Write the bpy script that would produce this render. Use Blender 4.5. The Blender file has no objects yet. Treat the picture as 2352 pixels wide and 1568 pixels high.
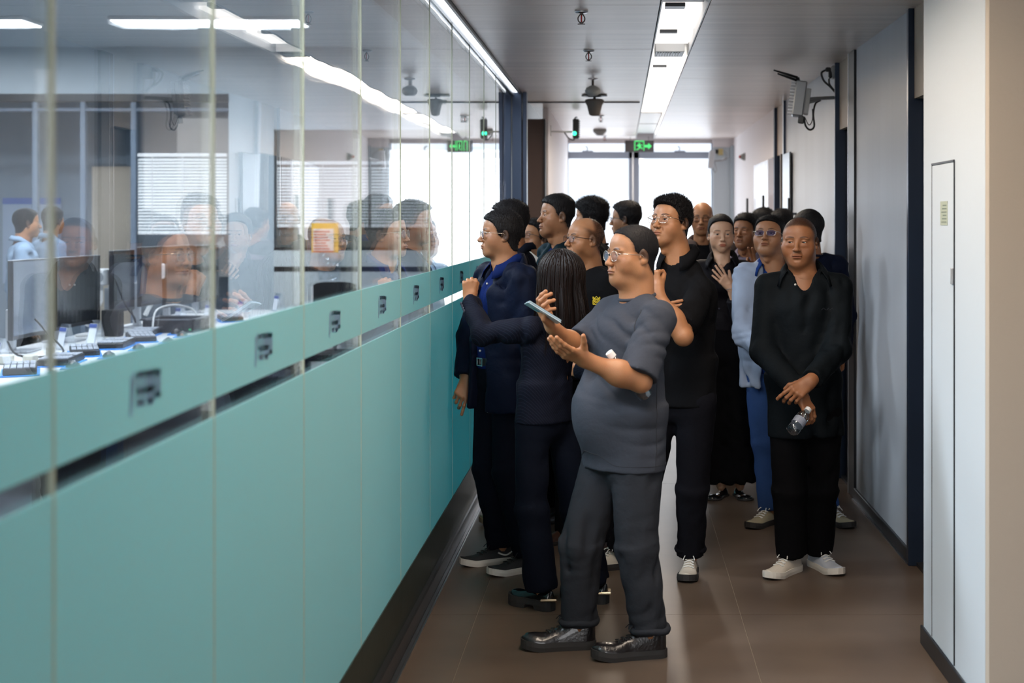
import bpy, math, random
import numpy as np
from mathutils import Vector, Matrix
random.seed(7); RNG = np.random.default_rng(7)
SC = bpy.context.scene
COL = SC.collection
# ---------------------------------------------------------------- camera, world, light, exposure
H = 1.70; FPX = 3400.0; VX = 1425.0; VY = 508.0          # eye height, focal length in px, vanishing point
def at(px, py, Y): return np.array([(px - VX) * Y / FPX, Y, H + (VY - py) * Y / FPX])
cam = bpy.data.cameras.new('camera'); camo = bpy.data.objects.new('camera', cam); COL.objects.link(camo)
cam.sensor_width = 36; cam.lens = 36 * FPX / 2352
cam.shift_x = -(VX - 1176) / 2352; cam.shift_y = -(784 - VY) / 2352
camo.location = (0, 0, H); camo.rotation_euler = (math.pi / 2, 0, 0)
cam.clip_start = .05; cam.clip_end = 200
cam.dof.use_dof = True; cam.dof.focus_distance = 6.9; cam.dof.aperture_fstop = 2.9
SC.camera = camo
SC.view_settings.view_transform = 'Standard'; SC.view_settings.look = 'None'
SC.view_settings.gamma = 1; SC.view_settings.use_curve_mapping = False
SC.view_settings.exposure = 0.5
W = bpy.data.worlds.new('sky'); SC.world = W; W.use_nodes = True
wn = W.node_tree; bg = wn.nodes['Background']
tc = wn.nodes.new('ShaderNodeTexCoord'); nz = wn.nodes.new('ShaderNodeTexNoise'); rp = wn.nodes.new('ShaderNodeValToRGB')
nz.inputs['Scale'].default_value = 9; nz.inputs['Detail'].default_value = 5
rp.color_ramp.elements[0].position = .35; rp.color_ramp.elements[0].color = (.72, .84, 1, 1)
rp.color_ramp.elements[1].position = .6; rp.color_ramp.elements[1].color = (1, 1, 1, 1)
wn.links.new(tc.outputs['Generated'], nz.inputs['Vector']); wn.links.new(nz.outputs['Fac'], rp.inputs['Fac'])
wn.links.new(rp.outputs['Color'], bg.inputs['Color']); bg.inputs['Strength'].default_value = 1.25
def area(name, loc, size, power, color, rot=(0, 0, 0), spread=math.pi):
    l = bpy.data.lights.new(name, 'AREA'); l.shape = 'RECTANGLE'; l.size, l.size_y = size
    l.energy = power; l.color = color; l.spread = spread
    o = bpy.data.objects.new(name, l); COL.objects.link(o); o.location = loc; o.rotation_euler = rot
    return o
# daylight that comes in through the window at the corridor's end
area('window_daylight', (.25, 18.8, 1.7), (1.8, 1.8), 12, (.86, .93, 1), (-math.pi / 2, 0, 0))
# added fill light behind the camera, no window there, brightens ceiling and fronts
area('rear_fill_light', (1.2, -1.8, 1.5), (2.6, 1.7), 75, (.97, .98, 1), (math.pi / 2, 0, 0))
# ---------------------------------------------------------------- materials
def mat(name, col, rough=.6, metal=0., bump=0., bscale=60., stretch=(1, 1, 1), var=0., vscale=4., emit=None, es=0.,
        spec=.5, sheen=0., attr=None, coat=0., sss=0., alpha=None, bdist=.01, bdet=3):
    m = bpy.data.materials.new(name); m.use_nodes = True; nt = m.node_tree; b = nt.nodes['Principled BSDF']
    c = (*col, 1) if len(col) == 3 else col
    b.inputs['Base Color'].default_value = c; b.inputs['Roughness'].default_value = rough
    b.inputs['Metallic'].default_value = metal; b.inputs['Specular IOR Level'].default_value = spec
    if sheen: b.inputs['Sheen Weight'].default_value = sheen; b.inputs['Sheen Roughness'].default_value = .5
    if coat: b.inputs['Coat Weight'].default_value = coat; b.inputs['Coat Roughness'].default_value = .08
    if sss:
        b.inputs['Subsurface Weight'].default_value = sss; b.inputs['Subsurface Scale'].default_value = .012
        b.inputs['Subsurface Radius'].default_value = (1, .35, .2)
    if emit: b.inputs['Emission Color'].default_value = (*emit, 1); b.inputs['Emission Strength'].default_value = es
    src = None
    if attr:
        a = nt.nodes.new('ShaderNodeAttribute'); a.attribute_name = attr
        mx = nt.nodes.new('ShaderNodeMix'); mx.data_type = 'RGBA'; mx.blend_type = 'MULTIPLY'; mx.inputs[0].default_value = 1
        mx.inputs[6].default_value = c; nt.links.new(a.outputs['Color'], mx.inputs[7]); src = mx.outputs[2]
    if bump or var:
        t = nt.nodes.new('ShaderNodeTexCoord'); mp = nt.nodes.new('ShaderNodeMapping'); mp.inputs['Scale'].default_value = stretch
        nt.links.new(t.outputs['Object'], mp.inputs['Vector'])
    if var:
        n = nt.nodes.new('ShaderNodeTexNoise'); n.inputs['Scale'].default_value = vscale; n.inputs['Detail'].default_value = 4
        nt.links.new(mp.outputs['Vector'], n.inputs['Vector'])
        mr = nt.nodes.new('ShaderNodeMapRange'); mr.inputs['From Min'].default_value = .3; mr.inputs['From Max'].default_value = .7
        mr.inputs['To Min'].default_value = 1 - var; mr.inputs['To Max'].default_value = 1 + var
        nt.links.new(n.outputs['Fac'], mr.inputs['Value'])
        mx = nt.nodes.new('ShaderNodeVectorMath'); mx.operation = 'SCALE'
        if src is not None: nt.links.new(src, mx.inputs[0])
        else: mx.inputs[0].default_value = c[:3]
        nt.links.new(mr.outputs['Result'], mx.inputs['Scale']); src = mx.outputs[0]
    if src is not None: nt.links.new(src, b.inputs['Base Color'])
    if bump:
        n = nt.nodes.new('ShaderNodeTexNoise'); n.inputs['Scale'].default_value = bscale; n.inputs['Detail'].default_value = bdet
        nt.links.new(mp.outputs['Vector'], n.inputs['Vector'])
        bp = nt.nodes.new('ShaderNodeBump'); bp.inputs['Strength'].default_value = bump; bp.inputs['Distance'].default_value = bdist
        nt.links.new(n.outputs['Fac'], bp.inputs['Height']); nt.links.new(bp.outputs['Normal'], b.inputs['Normal'])
    return m
def glassmat(name, tint=(.97, .985, 1), f0=.04, power=5., wav=0., wscale=1., wst=(1, 1, 1), rough=0., gcol=(1, 1, 1), bdist=.02):
    m = bpy.data.materials.new(name); m.use_nodes = True; nt = m.node_tree; nt.nodes.clear()
    out = nt.nodes.new('ShaderNodeOutputMaterial'); mix = nt.nodes.new('ShaderNodeMixShader')
    tr = nt.nodes.new('ShaderNodeBsdfTransparent'); tr.inputs[0].default_value = (*tint, 1)
    gl = nt.nodes.new('ShaderNodeBsdfGlossy'); gl.inputs['Roughness'].default_value = rough; gl.inputs[0].default_value = (*gcol, 1)
    ge = nt.nodes.new('ShaderNodeNewGeometry'); dt = nt.nodes.new('ShaderNodeVectorMath'); dt.operation = 'DOT_PRODUCT'
    nt.links.new(ge.outputs['Normal'], dt.inputs[0]); nt.links.new(ge.outputs['Incoming'], dt.inputs[1])
    def mth(op, a, b):
        n = nt.nodes.new('ShaderNodeMath'); n.operation = op
        for i, v in enumerate((a, b)):
            if v is None: continue
            if isinstance(v, (int, float)): n.inputs[i].default_value = v
            else: nt.links.new(v, n.inputs[i])
        return n.outputs[0]
    ab = mth('ABSOLUTE', dt.outputs['Value'], None); om = mth('SUBTRACT', 1., ab); pw = mth('POWER', om, power)
    f = mth('ADD', mth('MULTIPLY', pw, 1 - f0), f0)
    nt.links.new(f, mix.inputs[0]); nt.links.new(tr.outputs[0], mix.inputs[1]); nt.links.new(gl.outputs[0], mix.inputs[2])
    nt.links.new(mix.outputs[0], out.inputs[0])
    if wav:
        t = nt.nodes.new('ShaderNodeTexCoord'); mp = nt.nodes.new('ShaderNodeMapping'); mp.inputs['Scale'].default_value = wst
        n = nt.nodes.new('ShaderNodeTexNoise'); n.inputs['Scale'].default_value = wscale; n.inputs['Detail'].default_value = 1
        nt.links.new(t.outputs['Object'], mp.inputs[0]); nt.links.new(mp.outputs[0], n.inputs['Vector'])
        bp = nt.nodes.new('ShaderNodeBump'); bp.inputs['Strength'].default_value = wav; bp.inputs['Distance'].default_value = bdist
        nt.links.new(n.outputs['Fac'], bp.inputs['Height']); nt.links.new(bp.outputs[0], gl.inputs['Normal'])
    return m
def emitmat(name, col, s):
    m = bpy.data.materials.new(name); m.use_nodes = True; nt = m.node_tree; nt.nodes.clear()
    out = nt.nodes.new('ShaderNodeOutputMaterial'); e = nt.nodes.new('ShaderNodeEmission')
    e.inputs[0].default_value = (*col, 1); e.inputs[1].default_value = s; nt.links.new(e.outputs[0], out.inputs[0]); return m
# ---------------------------------------------------------------- mesh helpers
def mesh(name, V, Fc, m, parent=None, base=None, smooth=False, tint=None, kind=None, mids=None):
    V = np.asarray(V, np.float32)
    if base is not None: V = V - np.asarray(base, np.float32)
    me = bpy.data.meshes.new(name)
    if isinstance(Fc, np.ndarray):
        k = Fc.shape[1]; n = len(Fc)
        me.vertices.add(len(V)); me.vertices.foreach_set('co', V.ravel())
        me.loops.add(n * k); me.loops.foreach_set('vertex_index', Fc.astype(np.int32).ravel())
        me.polygons.add(n); me.polygons.foreach_set('loop_start', np.arange(0, n * k, k, dtype=np.int32))
        me.polygons.foreach_set('loop_total', np.full(n, k, np.int32)); me.update(calc_edges=True)
    else:
        me.from_pydata(V.tolist(), [], Fc)
    if smooth: me.polygons.foreach_set('use_smooth', np.ones(len(me.polygons), bool))
    for mm in (m if isinstance(m, (list, tuple)) else [m]): me.materials.append(mm)
    if mids is not None: me.polygons.foreach_set('material_index', np.asarray(mids, np.int32))
    if tint is not None:
        a = me.color_attributes.new('tint', 'FLOAT_COLOR', 'POINT')
        a.data.foreach_set('color', np.concatenate([tint, np.ones((len(tint), 1))], 1).astype(np.float32).ravel())
    me.update()
    o = bpy.data.objects.new(name, me); COL.objects.link(o)
    if parent is not None: o.parent = parent
    if kind: o['kind'] = kind
    return o
class MB:
    """collects boxes, tubes, lathes and prisms; build() links them as one mesh object"""
    def __init__(s): s.V = []; s.F = []; s.n = 0
    def add(s, V, F):
        V = np.asarray(V, float).reshape(-1, 3); s.V.append(V); s.F += [tuple(int(i) + s.n for i in f) for f in F]; s.n += len(V); return s
    def box(s, x0, x1, y0, y1, z0, z1, b=0.):
        if b > 0:
            b = min(b, abs(x1 - x0) * .45, abs(y1 - y0) * .45, abs(z1 - z0) * .45)
            c = np.array([(x0 + x1) / 2, (y0 + y1) / 2, (z0 + z1) / 2]); h = np.array([x1 - x0, y1 - y0, z1 - z0]) / 2
            V = []; idx = {}
            for sx in (-1, 1):
                for sy in (-1, 1):
                    for sz in (-1, 1):
                        for ax in range(3):
                            d = np.array([sx, sy, sz]) * (h - b); d[ax] = (sx, sy, sz)[ax] * h[ax]
                            idx[(sx, sy, sz, ax)] = len(V); V.append(c + d)
            F = []
            S = (-1, 1)
            for ax in range(3):
                o = [i for i in range(3) if i != ax]
                for sg in S:
                    q = []
                    for a, bb in ((-1, -1), (1, -1), (1, 1), (-1, 1)):
                        t = [0, 0, 0]; t[ax] = sg; t[o[0]] = a; t[o[1]] = bb; q.append(idx[(*t, ax)])
                    F.append(q)
            for ax in range(3):
                o = [i for i in range(3) if i != ax]
                for a in S:
                    for bb in S:
                        q = []
                        for e, k in ((-1, o[0]), (1, o[0]), (1, o[1]), (-1, o[1])):
                            t = [0, 0, 0]; t[ax] = e; t[o[0]] = a; t[o[1]] = bb; q.append(idx[(*t, k)])
                        F.append(q)
            for sx in S:
                for sy in S:
                    for sz in S: F.append([idx[(sx, sy, sz, k)] for k in range(3)])
            V = np.array(V); F2 = []
            for f in F:
                p = V[f]; nrm = np.cross(p[1] - p[0], p[2] - p[0])
                F2.append(f if np.dot(nrm, p.mean(0) - c) > 0 else f[::-1])
            return s.add(V, F2)
        V = [(x, y, z) for x in (x0, x1) for y in (y0, y1) for z in (z0, z1)]
        return s.add(V, [(0, 1, 3, 2), (4, 6, 7, 5), (0, 4, 5, 1), (2, 3, 7, 6), (0, 2, 6, 4), (1, 5, 7, 3)])
    def obox(s, c, R, size, b=0.):
        t = MB().box(-size[0] / 2, size[0] / 2, -size[1] / 2, size[1] / 2, -size[2] / 2, size[2] / 2, b)
        for V in t.V: V[:] = V @ np.asarray(R).T + np.asarray(c)
        return s.add(t.V[0], t.F)
    def tube(s, P, r, n=8, closed=False, cap=True):
        P = np.asarray(P, float); N = len(P); r = np.broadcast_to(np.asarray(r, float), (N,))
        if closed: T = np.roll(P, -1, 0) - np.roll(P, 1, 0)
        else: T = np.gradient(P, axis=0)
        T /= np.linalg.norm(T, axis=1)[:, None] + 1e-12
        u = np.cross(T[0], (0, 0, 1.)); u = u if np.linalg.norm(u) > .1 else np.cross(T[0], (0, 1., 0)); u /= np.linalg.norm(u)
        V = []
        for i in range(N):
            u = u - T[i] * np.dot(u, T[i]); u /= np.linalg.norm(u) + 1e-12; v = np.cross(T[i], u)
            a = np.arange(n) * 2 * math.pi / n
            V.append(P[i] + r[i] * (np.cos(a)[:, None] * u + np.sin(a)[:, None] * v))
        V = np.concatenate(V); F = []
        for i in range(N if closed else N - 1):
            j = (i + 1) % N
            for k in range(n): F.append((i * n + k, i * n + (k + 1) % n, j * n + (k + 1) % n, j * n + k))
        if cap and not closed: F.append(tuple(range(n))[::-1]); F.append(tuple(range((N - 1) * n, N * n)))
        return s.add(V, F)
    def lathe(s, prof, c=(0, 0, 0), n=20, R=None):
        V = []; a = np.arange(n) * 2 * math.pi / n
        for r, z in prof: V.append(np.stack([r * np.cos(a), r * np.sin(a), np.full(n, z)], 1))
        V = np.concatenate(V); F = []; m = len(prof)
        for i in range(m - 1):
            for k in range(n): F.append((i * n + k, i * n + (k + 1) % n, (i + 1) * n + (k + 1) % n, (i + 1) * n + k))
        F.append(tuple(range(n))[::-1]); F.append(tuple(range((m - 1) * n, m * n)))
        if R is not None: V = V @ np.asarray(R).T
        return s.add(V + np.asarray(c), F)
    def prism(s, poly, c, u, v, th):
        """flat outline poly (2D) in plane u,v at c, thickness th"""
        u = np.asarray(u, float); v = np.asarray(v, float); n = np.cross(u, v); poly = np.asarray(poly, float); N = len(poly)
        A = np.asarray(c) + poly[:, :1] * u + poly[:, 1:] * v
        return s.add(np.concatenate([A, A + n * th]), [tuple(range(N))[::-1], tuple(range(N, 2 * N))] + [(i, (i + 1) % N, (i + 1) % N + N, i + N) for i in range(N)])
    def build(s, name, m, parent=None, base=None, smooth=False, kind=None):
        return mesh(name, np.concatenate(s.V), s.F, m, parent, base, smooth, kind=kind)
def tag(o, label=None, cat=None, group=None, kind=None):
    if label: o['label'] = label
    if cat: o['category'] = cat
    if group: o['group'] = group
    if kind: o['kind'] = kind
    return o
def empty(name, loc=(0, 0, 0), label=None, cat=None, group=None, kind=None):
    o = bpy.data.objects.new(name, None); COL.objects.link(o); o.location = loc; o.empty_display_size = .1
    return tag(o, label, cat, group, kind)
def spline(P, n=24, closed=False):
    P = np.asarray(P, float); N = len(P); out = []
    seg = N if closed else N - 1
    for i in range(seg):
        p0 = P[(i - 1) % N] if closed or i > 0 else P[0]; p1 = P[i]; p2 = P[(i + 1) % N]
        p3 = P[(i + 2) % N] if closed or i + 2 < N else P[-1]
        for t in np.linspace(0, 1, max(2, n // seg), endpoint=False):
            out.append(.5 * ((2 * p1) + (-p0 + p2) * t + (2 * p0 - 5 * p1 + 4 * p2 - p3) * t * t + (-p0 + 3 * p1 - 3 * p2 + p3) * t ** 3))
    if not closed: out.append(P[-1])
    return np.array(out)
# ================================================================ THE ROOM
CZ = 2.75; GX = -.88; WX = 1.44; YE = 19.0
M = {}
M['wall'] = mat('wall_paint_cool_white', (.50, .53, .58), .45, bump=.15, bscale=5, stretch=(1, 1, .12), var=.05, vscale=3, spec=.35)
M['pillar'] = mat('pillar_white_panel', (.60, .66, .72), .5, bump=.05, bscale=30)
M['beige'] = mat('beige_plaster', (.50, .43, .36), .75, bump=.12, bscale=60)
M['header'] = mat('door_header_wood_veneer', (.48, .40, .32), .55, bump=.1, bscale=14, stretch=(1, 1, .08), var=.08, vscale=10)
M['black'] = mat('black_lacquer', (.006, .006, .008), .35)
M['char'] = mat('charcoal_metal', (.025, .027, .032), .35, metal=.3)
M['navy'] = mat('navy_steel', (.028, .045, .085), .3, metal=.4)
M['steel'] = mat('brushed_steel', (.62, .63, .66), .28, metal=1., bump=.05, bscale=40, stretch=(1, .05, 1))
M['dsteel'] = mat('dark_stainless_plinth', (.09, .09, .095), .36, metal=.8, bump=.06, bscale=30, stretch=(1, .06, 1))
M['white'] = mat('white_enamel', (.8, .8, .8), .4)
M['brownp'] = mat('brown_wall_panel', (.105, .066, .055), .6, bump=.1, bscale=80)
M['brownd'] = mat('reddish_brown_door', (.16, .065, .035), .45, bump=.1, bscale=20, stretch=(1, 1, .05), var=.15, vscale=8)
M['taupe'] = mat('taupe_door_leaf', (.17, .145, .12), .5)
M['marble'] = mat('pale_marble_panel', (.62, .57, .62), .25, var=.16, vscale=4, stretch=(1, 1, .25))
M['ceil'] = mat('brushed_ceiling_board', (.86, .76, .71), .36, bump=.25, bscale=9, stretch=(.25, 6, 1), var=.09, vscale=2.4, spec=.5, bdist=.004)
M['floor'] = mat('polished_brown_vinyl_floor', (.108, .078, .058), .34, bump=.05, bscale=5, var=.16, vscale=2.2, spec=.11)
M['farwall'] = mat('end_wall_paint', (.80, .76, .77), .6)
M['winframe'] = mat('glare_pale_window_aluminium', (.40, .46, .56), .5, metal=.0)  # window glare put into the frame colour, paler and bluer
M['glass'] = glassmat('partition_glass', f0=.08, power=4., wav=.30, wscale=1.6, wst=(1, 1.0, .35), bdist=.006)
M['clear'] = glassmat('window_glass', f0=.04)
M['seam'] = mat('pale_glass_joint', (.34, .36, .27), .5)
M['edge'] = mat('green_glass_edge', (.25, .42, .40), .3)
M['off'] = mat('office_cool_wall', (.52, .58, .62), .8)
M['offc'] = mat('office_ceiling', (.56, .62, .66), .85)
M['offf'] = mat('office_dark_carpet', (.030, .038, .055), .9, bump=.2, bscale=200)
M['lamp'] = emitmat('lit_strip_diffuser', (1, .94, .86), 2.8)
M['lampd'] = emitmat('dimmer_strip_diffuser', (1, .95, .9), 1.25)
M['lampc'] = emitmat('lit_office_panel', (.93, .97, 1), 5.)
def film_mat(name='frosted_teal_film', dc=(.42, .56, .53), tc_=(.13, .56, .59)):
    m = bpy.data.materials.new(name); m.use_nodes = True; nt = m.node_tree; nt.nodes.clear()
    out = nt.nodes.new('ShaderNodeOutputMaterial'); mx = nt.nodes.new('ShaderNodeMixShader'); mx.inputs[0].default_value = .5
    d = nt.nodes.new('ShaderNodeBsdfDiffuse'); t = nt.nodes.new('ShaderNodeBsdfTranslucent')
    d.inputs[0].default_value = (*dc, 1); t.inputs[0].default_value = (*tc_, 1)
    nt.links.new(d.outputs[0], mx.inputs[1]); nt.links.new(t.outputs[0], mx.inputs[2]); nt.links.new(mx.outputs[0], out.inputs[0]); return m
M['film'] = film_mat()
M['logo'] = film_mat('slate_blue_print', (.26, .36, .50), (.30, .50, .62))
def S(name, mb, m, parent=None, **k):
    o = mb.build(name, m, parent, **k)
    if parent is None: o['kind'] = 'structure'
    return o
# ---- floor: boards/sheets with fine welded seams
fl = empty('floor', kind='structure')
xs = [GX - .02, -.62, .52, WX + .25]; ys = [-2, 3.2, 6.4, 9.6, 12.8, 16, YE + .1]
for i in range(3):
    for j in range(6):
        MB().box(xs[i] + .0015, xs[i + 1] - .0015, ys[j] + .0015, ys[j + 1] - .0015, -.03, 0).build('floor_sheet', M['floor'], fl)
MB().box(GX - .02, WX + .3, -2, YE + .1, -.06, -.004).build('seam_weld', mat('floor_seam_weld', (.30, .26, .20), .5), fl)
# ---- ceiling boards either side of the light trough
ce = empty('ceiling', kind='structure'); SX0, SX1 = .196, .428
y = -2.0; k = 0
while y < YE:
    y2 = min(y + .92, YE + .1)
    for a, b in ((GX + .075, SX0 - .006), (SX1 + .006, WX + .12)):
        dz = RNG.uniform(0, .0012)
        MB().box(a, b, y + .0012, y2 - .0012, CZ + dz, CZ + .02 + dz).build('ceiling_panel', M['ceil'], ce)
    y = y2
MB().box(-1.2, 2.2, -2.1, YE + .2, CZ + .13, CZ + .16).build('ceiling_slab', M['char'], ce)
MB().box(-1.2, SX0 - .004, -2.1, YE + .2, CZ + .024, CZ + .03).box(SX1 + .004, 2.2, -2.1, YE + .2, CZ + .024, CZ + .03).build('backing_board', M['char'], ce)
# ---- long recessed light trough
tr = empty('light_trough', (.31, 9, CZ), 'long white recessed light trough running down the corridor ceiling', 'ceiling light')
b = (.31, 9, CZ)
MB().box(SX0, SX0 + .006, -2, YE, CZ - .004, CZ + .10).box(SX1 - .006, SX1, -2, YE, CZ - .004, CZ + .10).build('side_rail', M['white'], tr, b)
MB().box(SX0, SX1, -2, YE, CZ + .10, CZ + .115).build('trough_back', M['white'], tr, b)
for (a, c) in ((7.62, 8.45), (8.56, 9.12), (9.75, 10.35), (10.45, 11.2), (11.3, 12.2), (12.3, 13.4), (13.5, 14.8)):
    MB().box(SX0 + .012, SX1 - .012, a, c, CZ + .045, CZ + .06).build('light_diffuser', M['lamp'] if a > 9.5 else M['lampd'], tr, b)
for (a, c) in ((-1.9, 4.5), (4.6, 7.36), (14.95, 16.5), (16.6, 18.3)):
    MB().box(SX0 + .012, SX1 - .012, a, c, CZ + .04, CZ + .055).build('cover_plate', M['white'], tr, b)
for (a, c) in ((7.44, 7.54), (8.48, 8.53), (9.5, 9.55), (10.38, 10.42)):
    MB().box(SX0 + .03, SX0 + .13, a, c, CZ + .03, CZ + .05).build('bracket', M['char'], tr, b)
MB().box(SX0 + .02, SX1 - .03, 9.16, 9.46, CZ - .002, CZ + .06, .004).build('vent_frame', M['white'], tr, b)
for i in range(9):
    x = SX0 + .035 + i * .0165
    MB().box(x, x + .009, 9.19, 9.40, CZ - .006, CZ - .0025).build('vent_slot', M['black'], tr, b)
area('trough_light', (.312, 12.2, CZ + .03), (.16, 5.0), 38, (1, .82, .64))
area('trough_light', (.312, 4.3, CZ + .03), (.16, 4.0), 58, (1, .84, .68))  # front fill added above the frame; the trough is unlit here
area('near_fill_light', (2.3, 1.4, CZ - .01), (1.2, 1.6), 14, (1, .96, .92))  # added lamp out of view, lights the people and near pillar front
area('trough_light', (.312, 16.5, CZ + .03), (.16, 3.0), 10, (1, .93, .86))
# ---- bright aluminium rail with a light line along the glass head
rl = empty('glass_head_rail', (GX, 6, CZ), 'bright aluminium rail with slim light line along glass wall top', 'rail')
b = (GX, 6, CZ)
MB().box(GX - .03, GX - .012, -2, 12, CZ - .03, CZ + .02).box(GX + .012, GX + .022, -2, 12, CZ - .035, CZ + .02).build('rail', M['steel'], rl, b)
MB().box(GX + .024, GX + .056, -2, 12, CZ - .006, CZ + .01).build('light_line', emitmat('rail_light', (.9, .95, 1), 1.6), rl, b)
MB().box(GX + .058, GX + .072, -2, 12, CZ - .02, CZ + .02).build('trim', M['char'], rl, b)
# ---- glass partition (left wall of the corridor)
wl = empty('wall_left', kind='structure'); step = .9
seams = [2.28 + step * i for i in range(-4, 11)]
logo_pts = [(-.075, .030), (-.052, .040), (-.056, .006), (-.064, -.026), (-.072, -.042), (-.083, -.036), (-.079, -.008)]
for i in range(len(seams) - 1):
    a, c = seams[i] + .006, min(seams[i + 1] - .006, 11.98)
    if a > 11.9: break
    MB().box(GX - .006, GX + .006, a, c, .075, CZ - .028).build('glass_pane', M['glass'], wl)
    fm = MB().box(GX + .0065, GX + .0082, a, c, 1.32, 1.47).build('frosted_film', M['film'], wl)
    MB().box(GX + .0065, GX + .0082, a, c, .27, 1.28).build('frosted_film', M['film'], wl)
    MB().box(GX - .004, GX + .0085, a - .0078, a - .0042, .075, CZ - .028).build('silicone_joint', M['seam'], wl)
    cy = (a + c) / 2 - .02; z0 = 1.392
    lg = MB(); L = np.array(logo_pts); X = GX + .0083
    lg.prism(L[:, ::1] * [1, 1], (X, cy, z0), (0, 1, 0), (0, 0, 1), .0006)
    for (y0, y1, za, zb) in ((-.04, .0, .026, .034), (-.04, -.03, -.02, .034), (-.012, -.002, -.028, .034), (-.04, 0, -.004, .004), (-.04, -.01, -.026, -.018),
                             (.012, .055, .024, .032), (.012, .022, -.024, .032), (.03, .037, -.030, .026), (.046, .055, -.024, .032), (.012, .055, -.006, .002), (.02, .05, -.030, -.022),
                             (.066, .092, .02, .028), (.066, .074, -.02, .028), (.084, .092, -.022, .028), (.066, .092, -.022, -.014)):
        lg.box(X, X + .0006, cy + y0 - .003, cy + y1 + .003, z0 + za - .002, z0 + zb + .002)
    lg.build('printed_mark', M['logo'], wl)
kp = mat('dark_olive_kick_plate', (.045, .060, .050), .38, metal=.55, bump=.05, bscale=30)
for i in range(len(seams) - 1):
    a, c = seams[i], min(seams[i + 1], 11.97)
    if a > 11.9: break
    MB().box(GX + .0065, GX + .012, a + .001, c - .001, .08, .2705).build('kick_panel', kp, wl)
MB().box(GX - .035, GX + .035, -2, 11.98, .0, .085, .006).build('base_channel', M['dsteel'], wl)
MB().box(GX + .036, GX + .05, -2, 11.98, 0, .012).box(GX + .052, GX + .058, -2, 11.98, 0, .006).build('floor_strip', M['steel'], wl)
MB().box(GX - .07, GX - .055, -2, 11.98, 0, .27).build('rear_kick_plate', M['char'], wl)
# ---- navy steel column, brown panel, far left wall
S('wall_left_column', MB().box(-1.05, -.885, 11.99, 12.1, 0, CZ, .004).box(-.88, -.80, 12.0, 12.06, 0, CZ, .004).box(-.795, -.76, 12.02, 12.12, 0, CZ, .004), M['navy'])
S('trim_1', MB().box(-1.2, -.70, 13.60, 13.7, 0, 2.64, .003).box(-.84, -.70, 13.588, 13.6, 2.5, 2.503), M['brownp'])
S('trim_2', MB().box(-.70, -.688, 13.58, 13.72, 0, 2.64), M['char'])
S('wall_left_end', MB().box(-.72, -.67, 13.72, YE, 0, CZ), M['farwall'])
S('wall_left_lobby', MB().box(-1.25, -1.2, 12.1, 17.2, 0, 3.75), M['off'])
S('trim_3', MB().box(-1.3, .17, 13.0, 13.012, CZ - .012, CZ + .002), M['char'])
# ---- right wall: runs of panelling with door recesses between
wr = empty('wall_right', kind='structure')
for (a, c) in ((7.34, 9.03), (9.82, 12.88), (13.72, 14.35), (15.9, YE)):
    MB().box(WX, WX + .12, a, c, .07, CZ).build('wall_panel', M['wall'] if a < 13 else M['farwall'], wr)
MB().box(WX, WX + .12, 14.35, 15.9, 2.30, CZ).build('wall_panel', M['farwall'], wr)
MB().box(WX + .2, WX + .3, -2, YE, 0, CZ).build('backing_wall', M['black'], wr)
for i, (a, c) in enumerate(((5.96, 7.30), (9.30, 9.80), (12.93, 13.68))):
    MB().box(WX + .01, WX + .12, a, c, 2.305, CZ).build('door_header', M['header'], wr)
MB().box(WX - .02, WX + .13, 7.30, 7.345, 0, CZ, .003).build('frame_post', M['navy'], wr)
MB().box(WX - .012, WX + .13, 9.05, 9.27, 0, CZ, .003).build('frame_post', M['char'], wr)
MB().box(WX - .014, WX + .0, 9.272, 9.29, 0, CZ).build('frame_edge', M['steel'], wr)
MB().box(WX - .02, WX + .13, 9.795, 9.825, 0, CZ, .003).build('frame_post', M['navy'], wr)
MB().box(WX - .02, WX + .13, 12.88, 12.93, 0, CZ, .003).build('frame_post', M['navy'], wr)
MB().box(WX - .024, WX - .021, 12.88, 12.92, 0, CZ).build('frame_edge', M['steel'], wr)
MB().box(WX - .02, WX + .13, 13.68, 13.72, 0, CZ, .003).build('frame_post', M['navy'], wr)
MB().box(WX + .02, WX + .12, 5.9, 7.3, 0, .02).box(WX + .02, WX + .12, 9.3, 9.8, 0, .02).build('threshold', M['dsteel'], wr)
for n, (a, c) in enumerate(((7.345, 9.05), (9.825, 12.88), (13.72, YE))):
    o = MB().box(WX - .014, WX + .01, a, c, 0, .07, .003).build('baseboard_right' + ('' if n == 0 else ''), M['char']); o['kind'] = 'structure'
    MB().box(WX - .024, WX - .0145, a, c, 0, .008).build('edge_strip', M['steel'], o)
# doors in the recesses
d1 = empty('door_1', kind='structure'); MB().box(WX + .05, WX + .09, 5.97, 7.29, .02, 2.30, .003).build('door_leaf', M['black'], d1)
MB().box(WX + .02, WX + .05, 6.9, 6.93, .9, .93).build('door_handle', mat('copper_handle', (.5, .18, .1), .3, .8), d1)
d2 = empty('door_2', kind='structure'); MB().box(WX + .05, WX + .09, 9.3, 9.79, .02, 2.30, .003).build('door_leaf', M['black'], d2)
d3 = empty('door_3', kind='structure'); MB().box(WX - .012, WX + .085, 13.2, 13.25, .02, 2.30, .003).build('door_leaf', M['taupe'], d3)
MB().box(WX - .03, WX - .016, 12.35, 12.86, .08, 2.28, .003).build('open_leaf', mat('smoked_glass_door', (.07, .075, .08), .25), d3)
MB().tube([(WX - .06, 12.1, 1.15), (WX - .06, 12.1, 1.89)], .012).box(WX - .06, WX + .0, 12.09, 12.11, 1.3, 1.32).box(WX - .06, WX, 12.09, 12.11, 1.75, 1.77).build('door_handle', M['char'], d3)
d4 = empty('door_4', kind='structure'); MB().box(WX + .0, WX + .05, 13.85, 14.34, .02, 2.30, .003).build('door_leaf', M['brownd'], d4)
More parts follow.
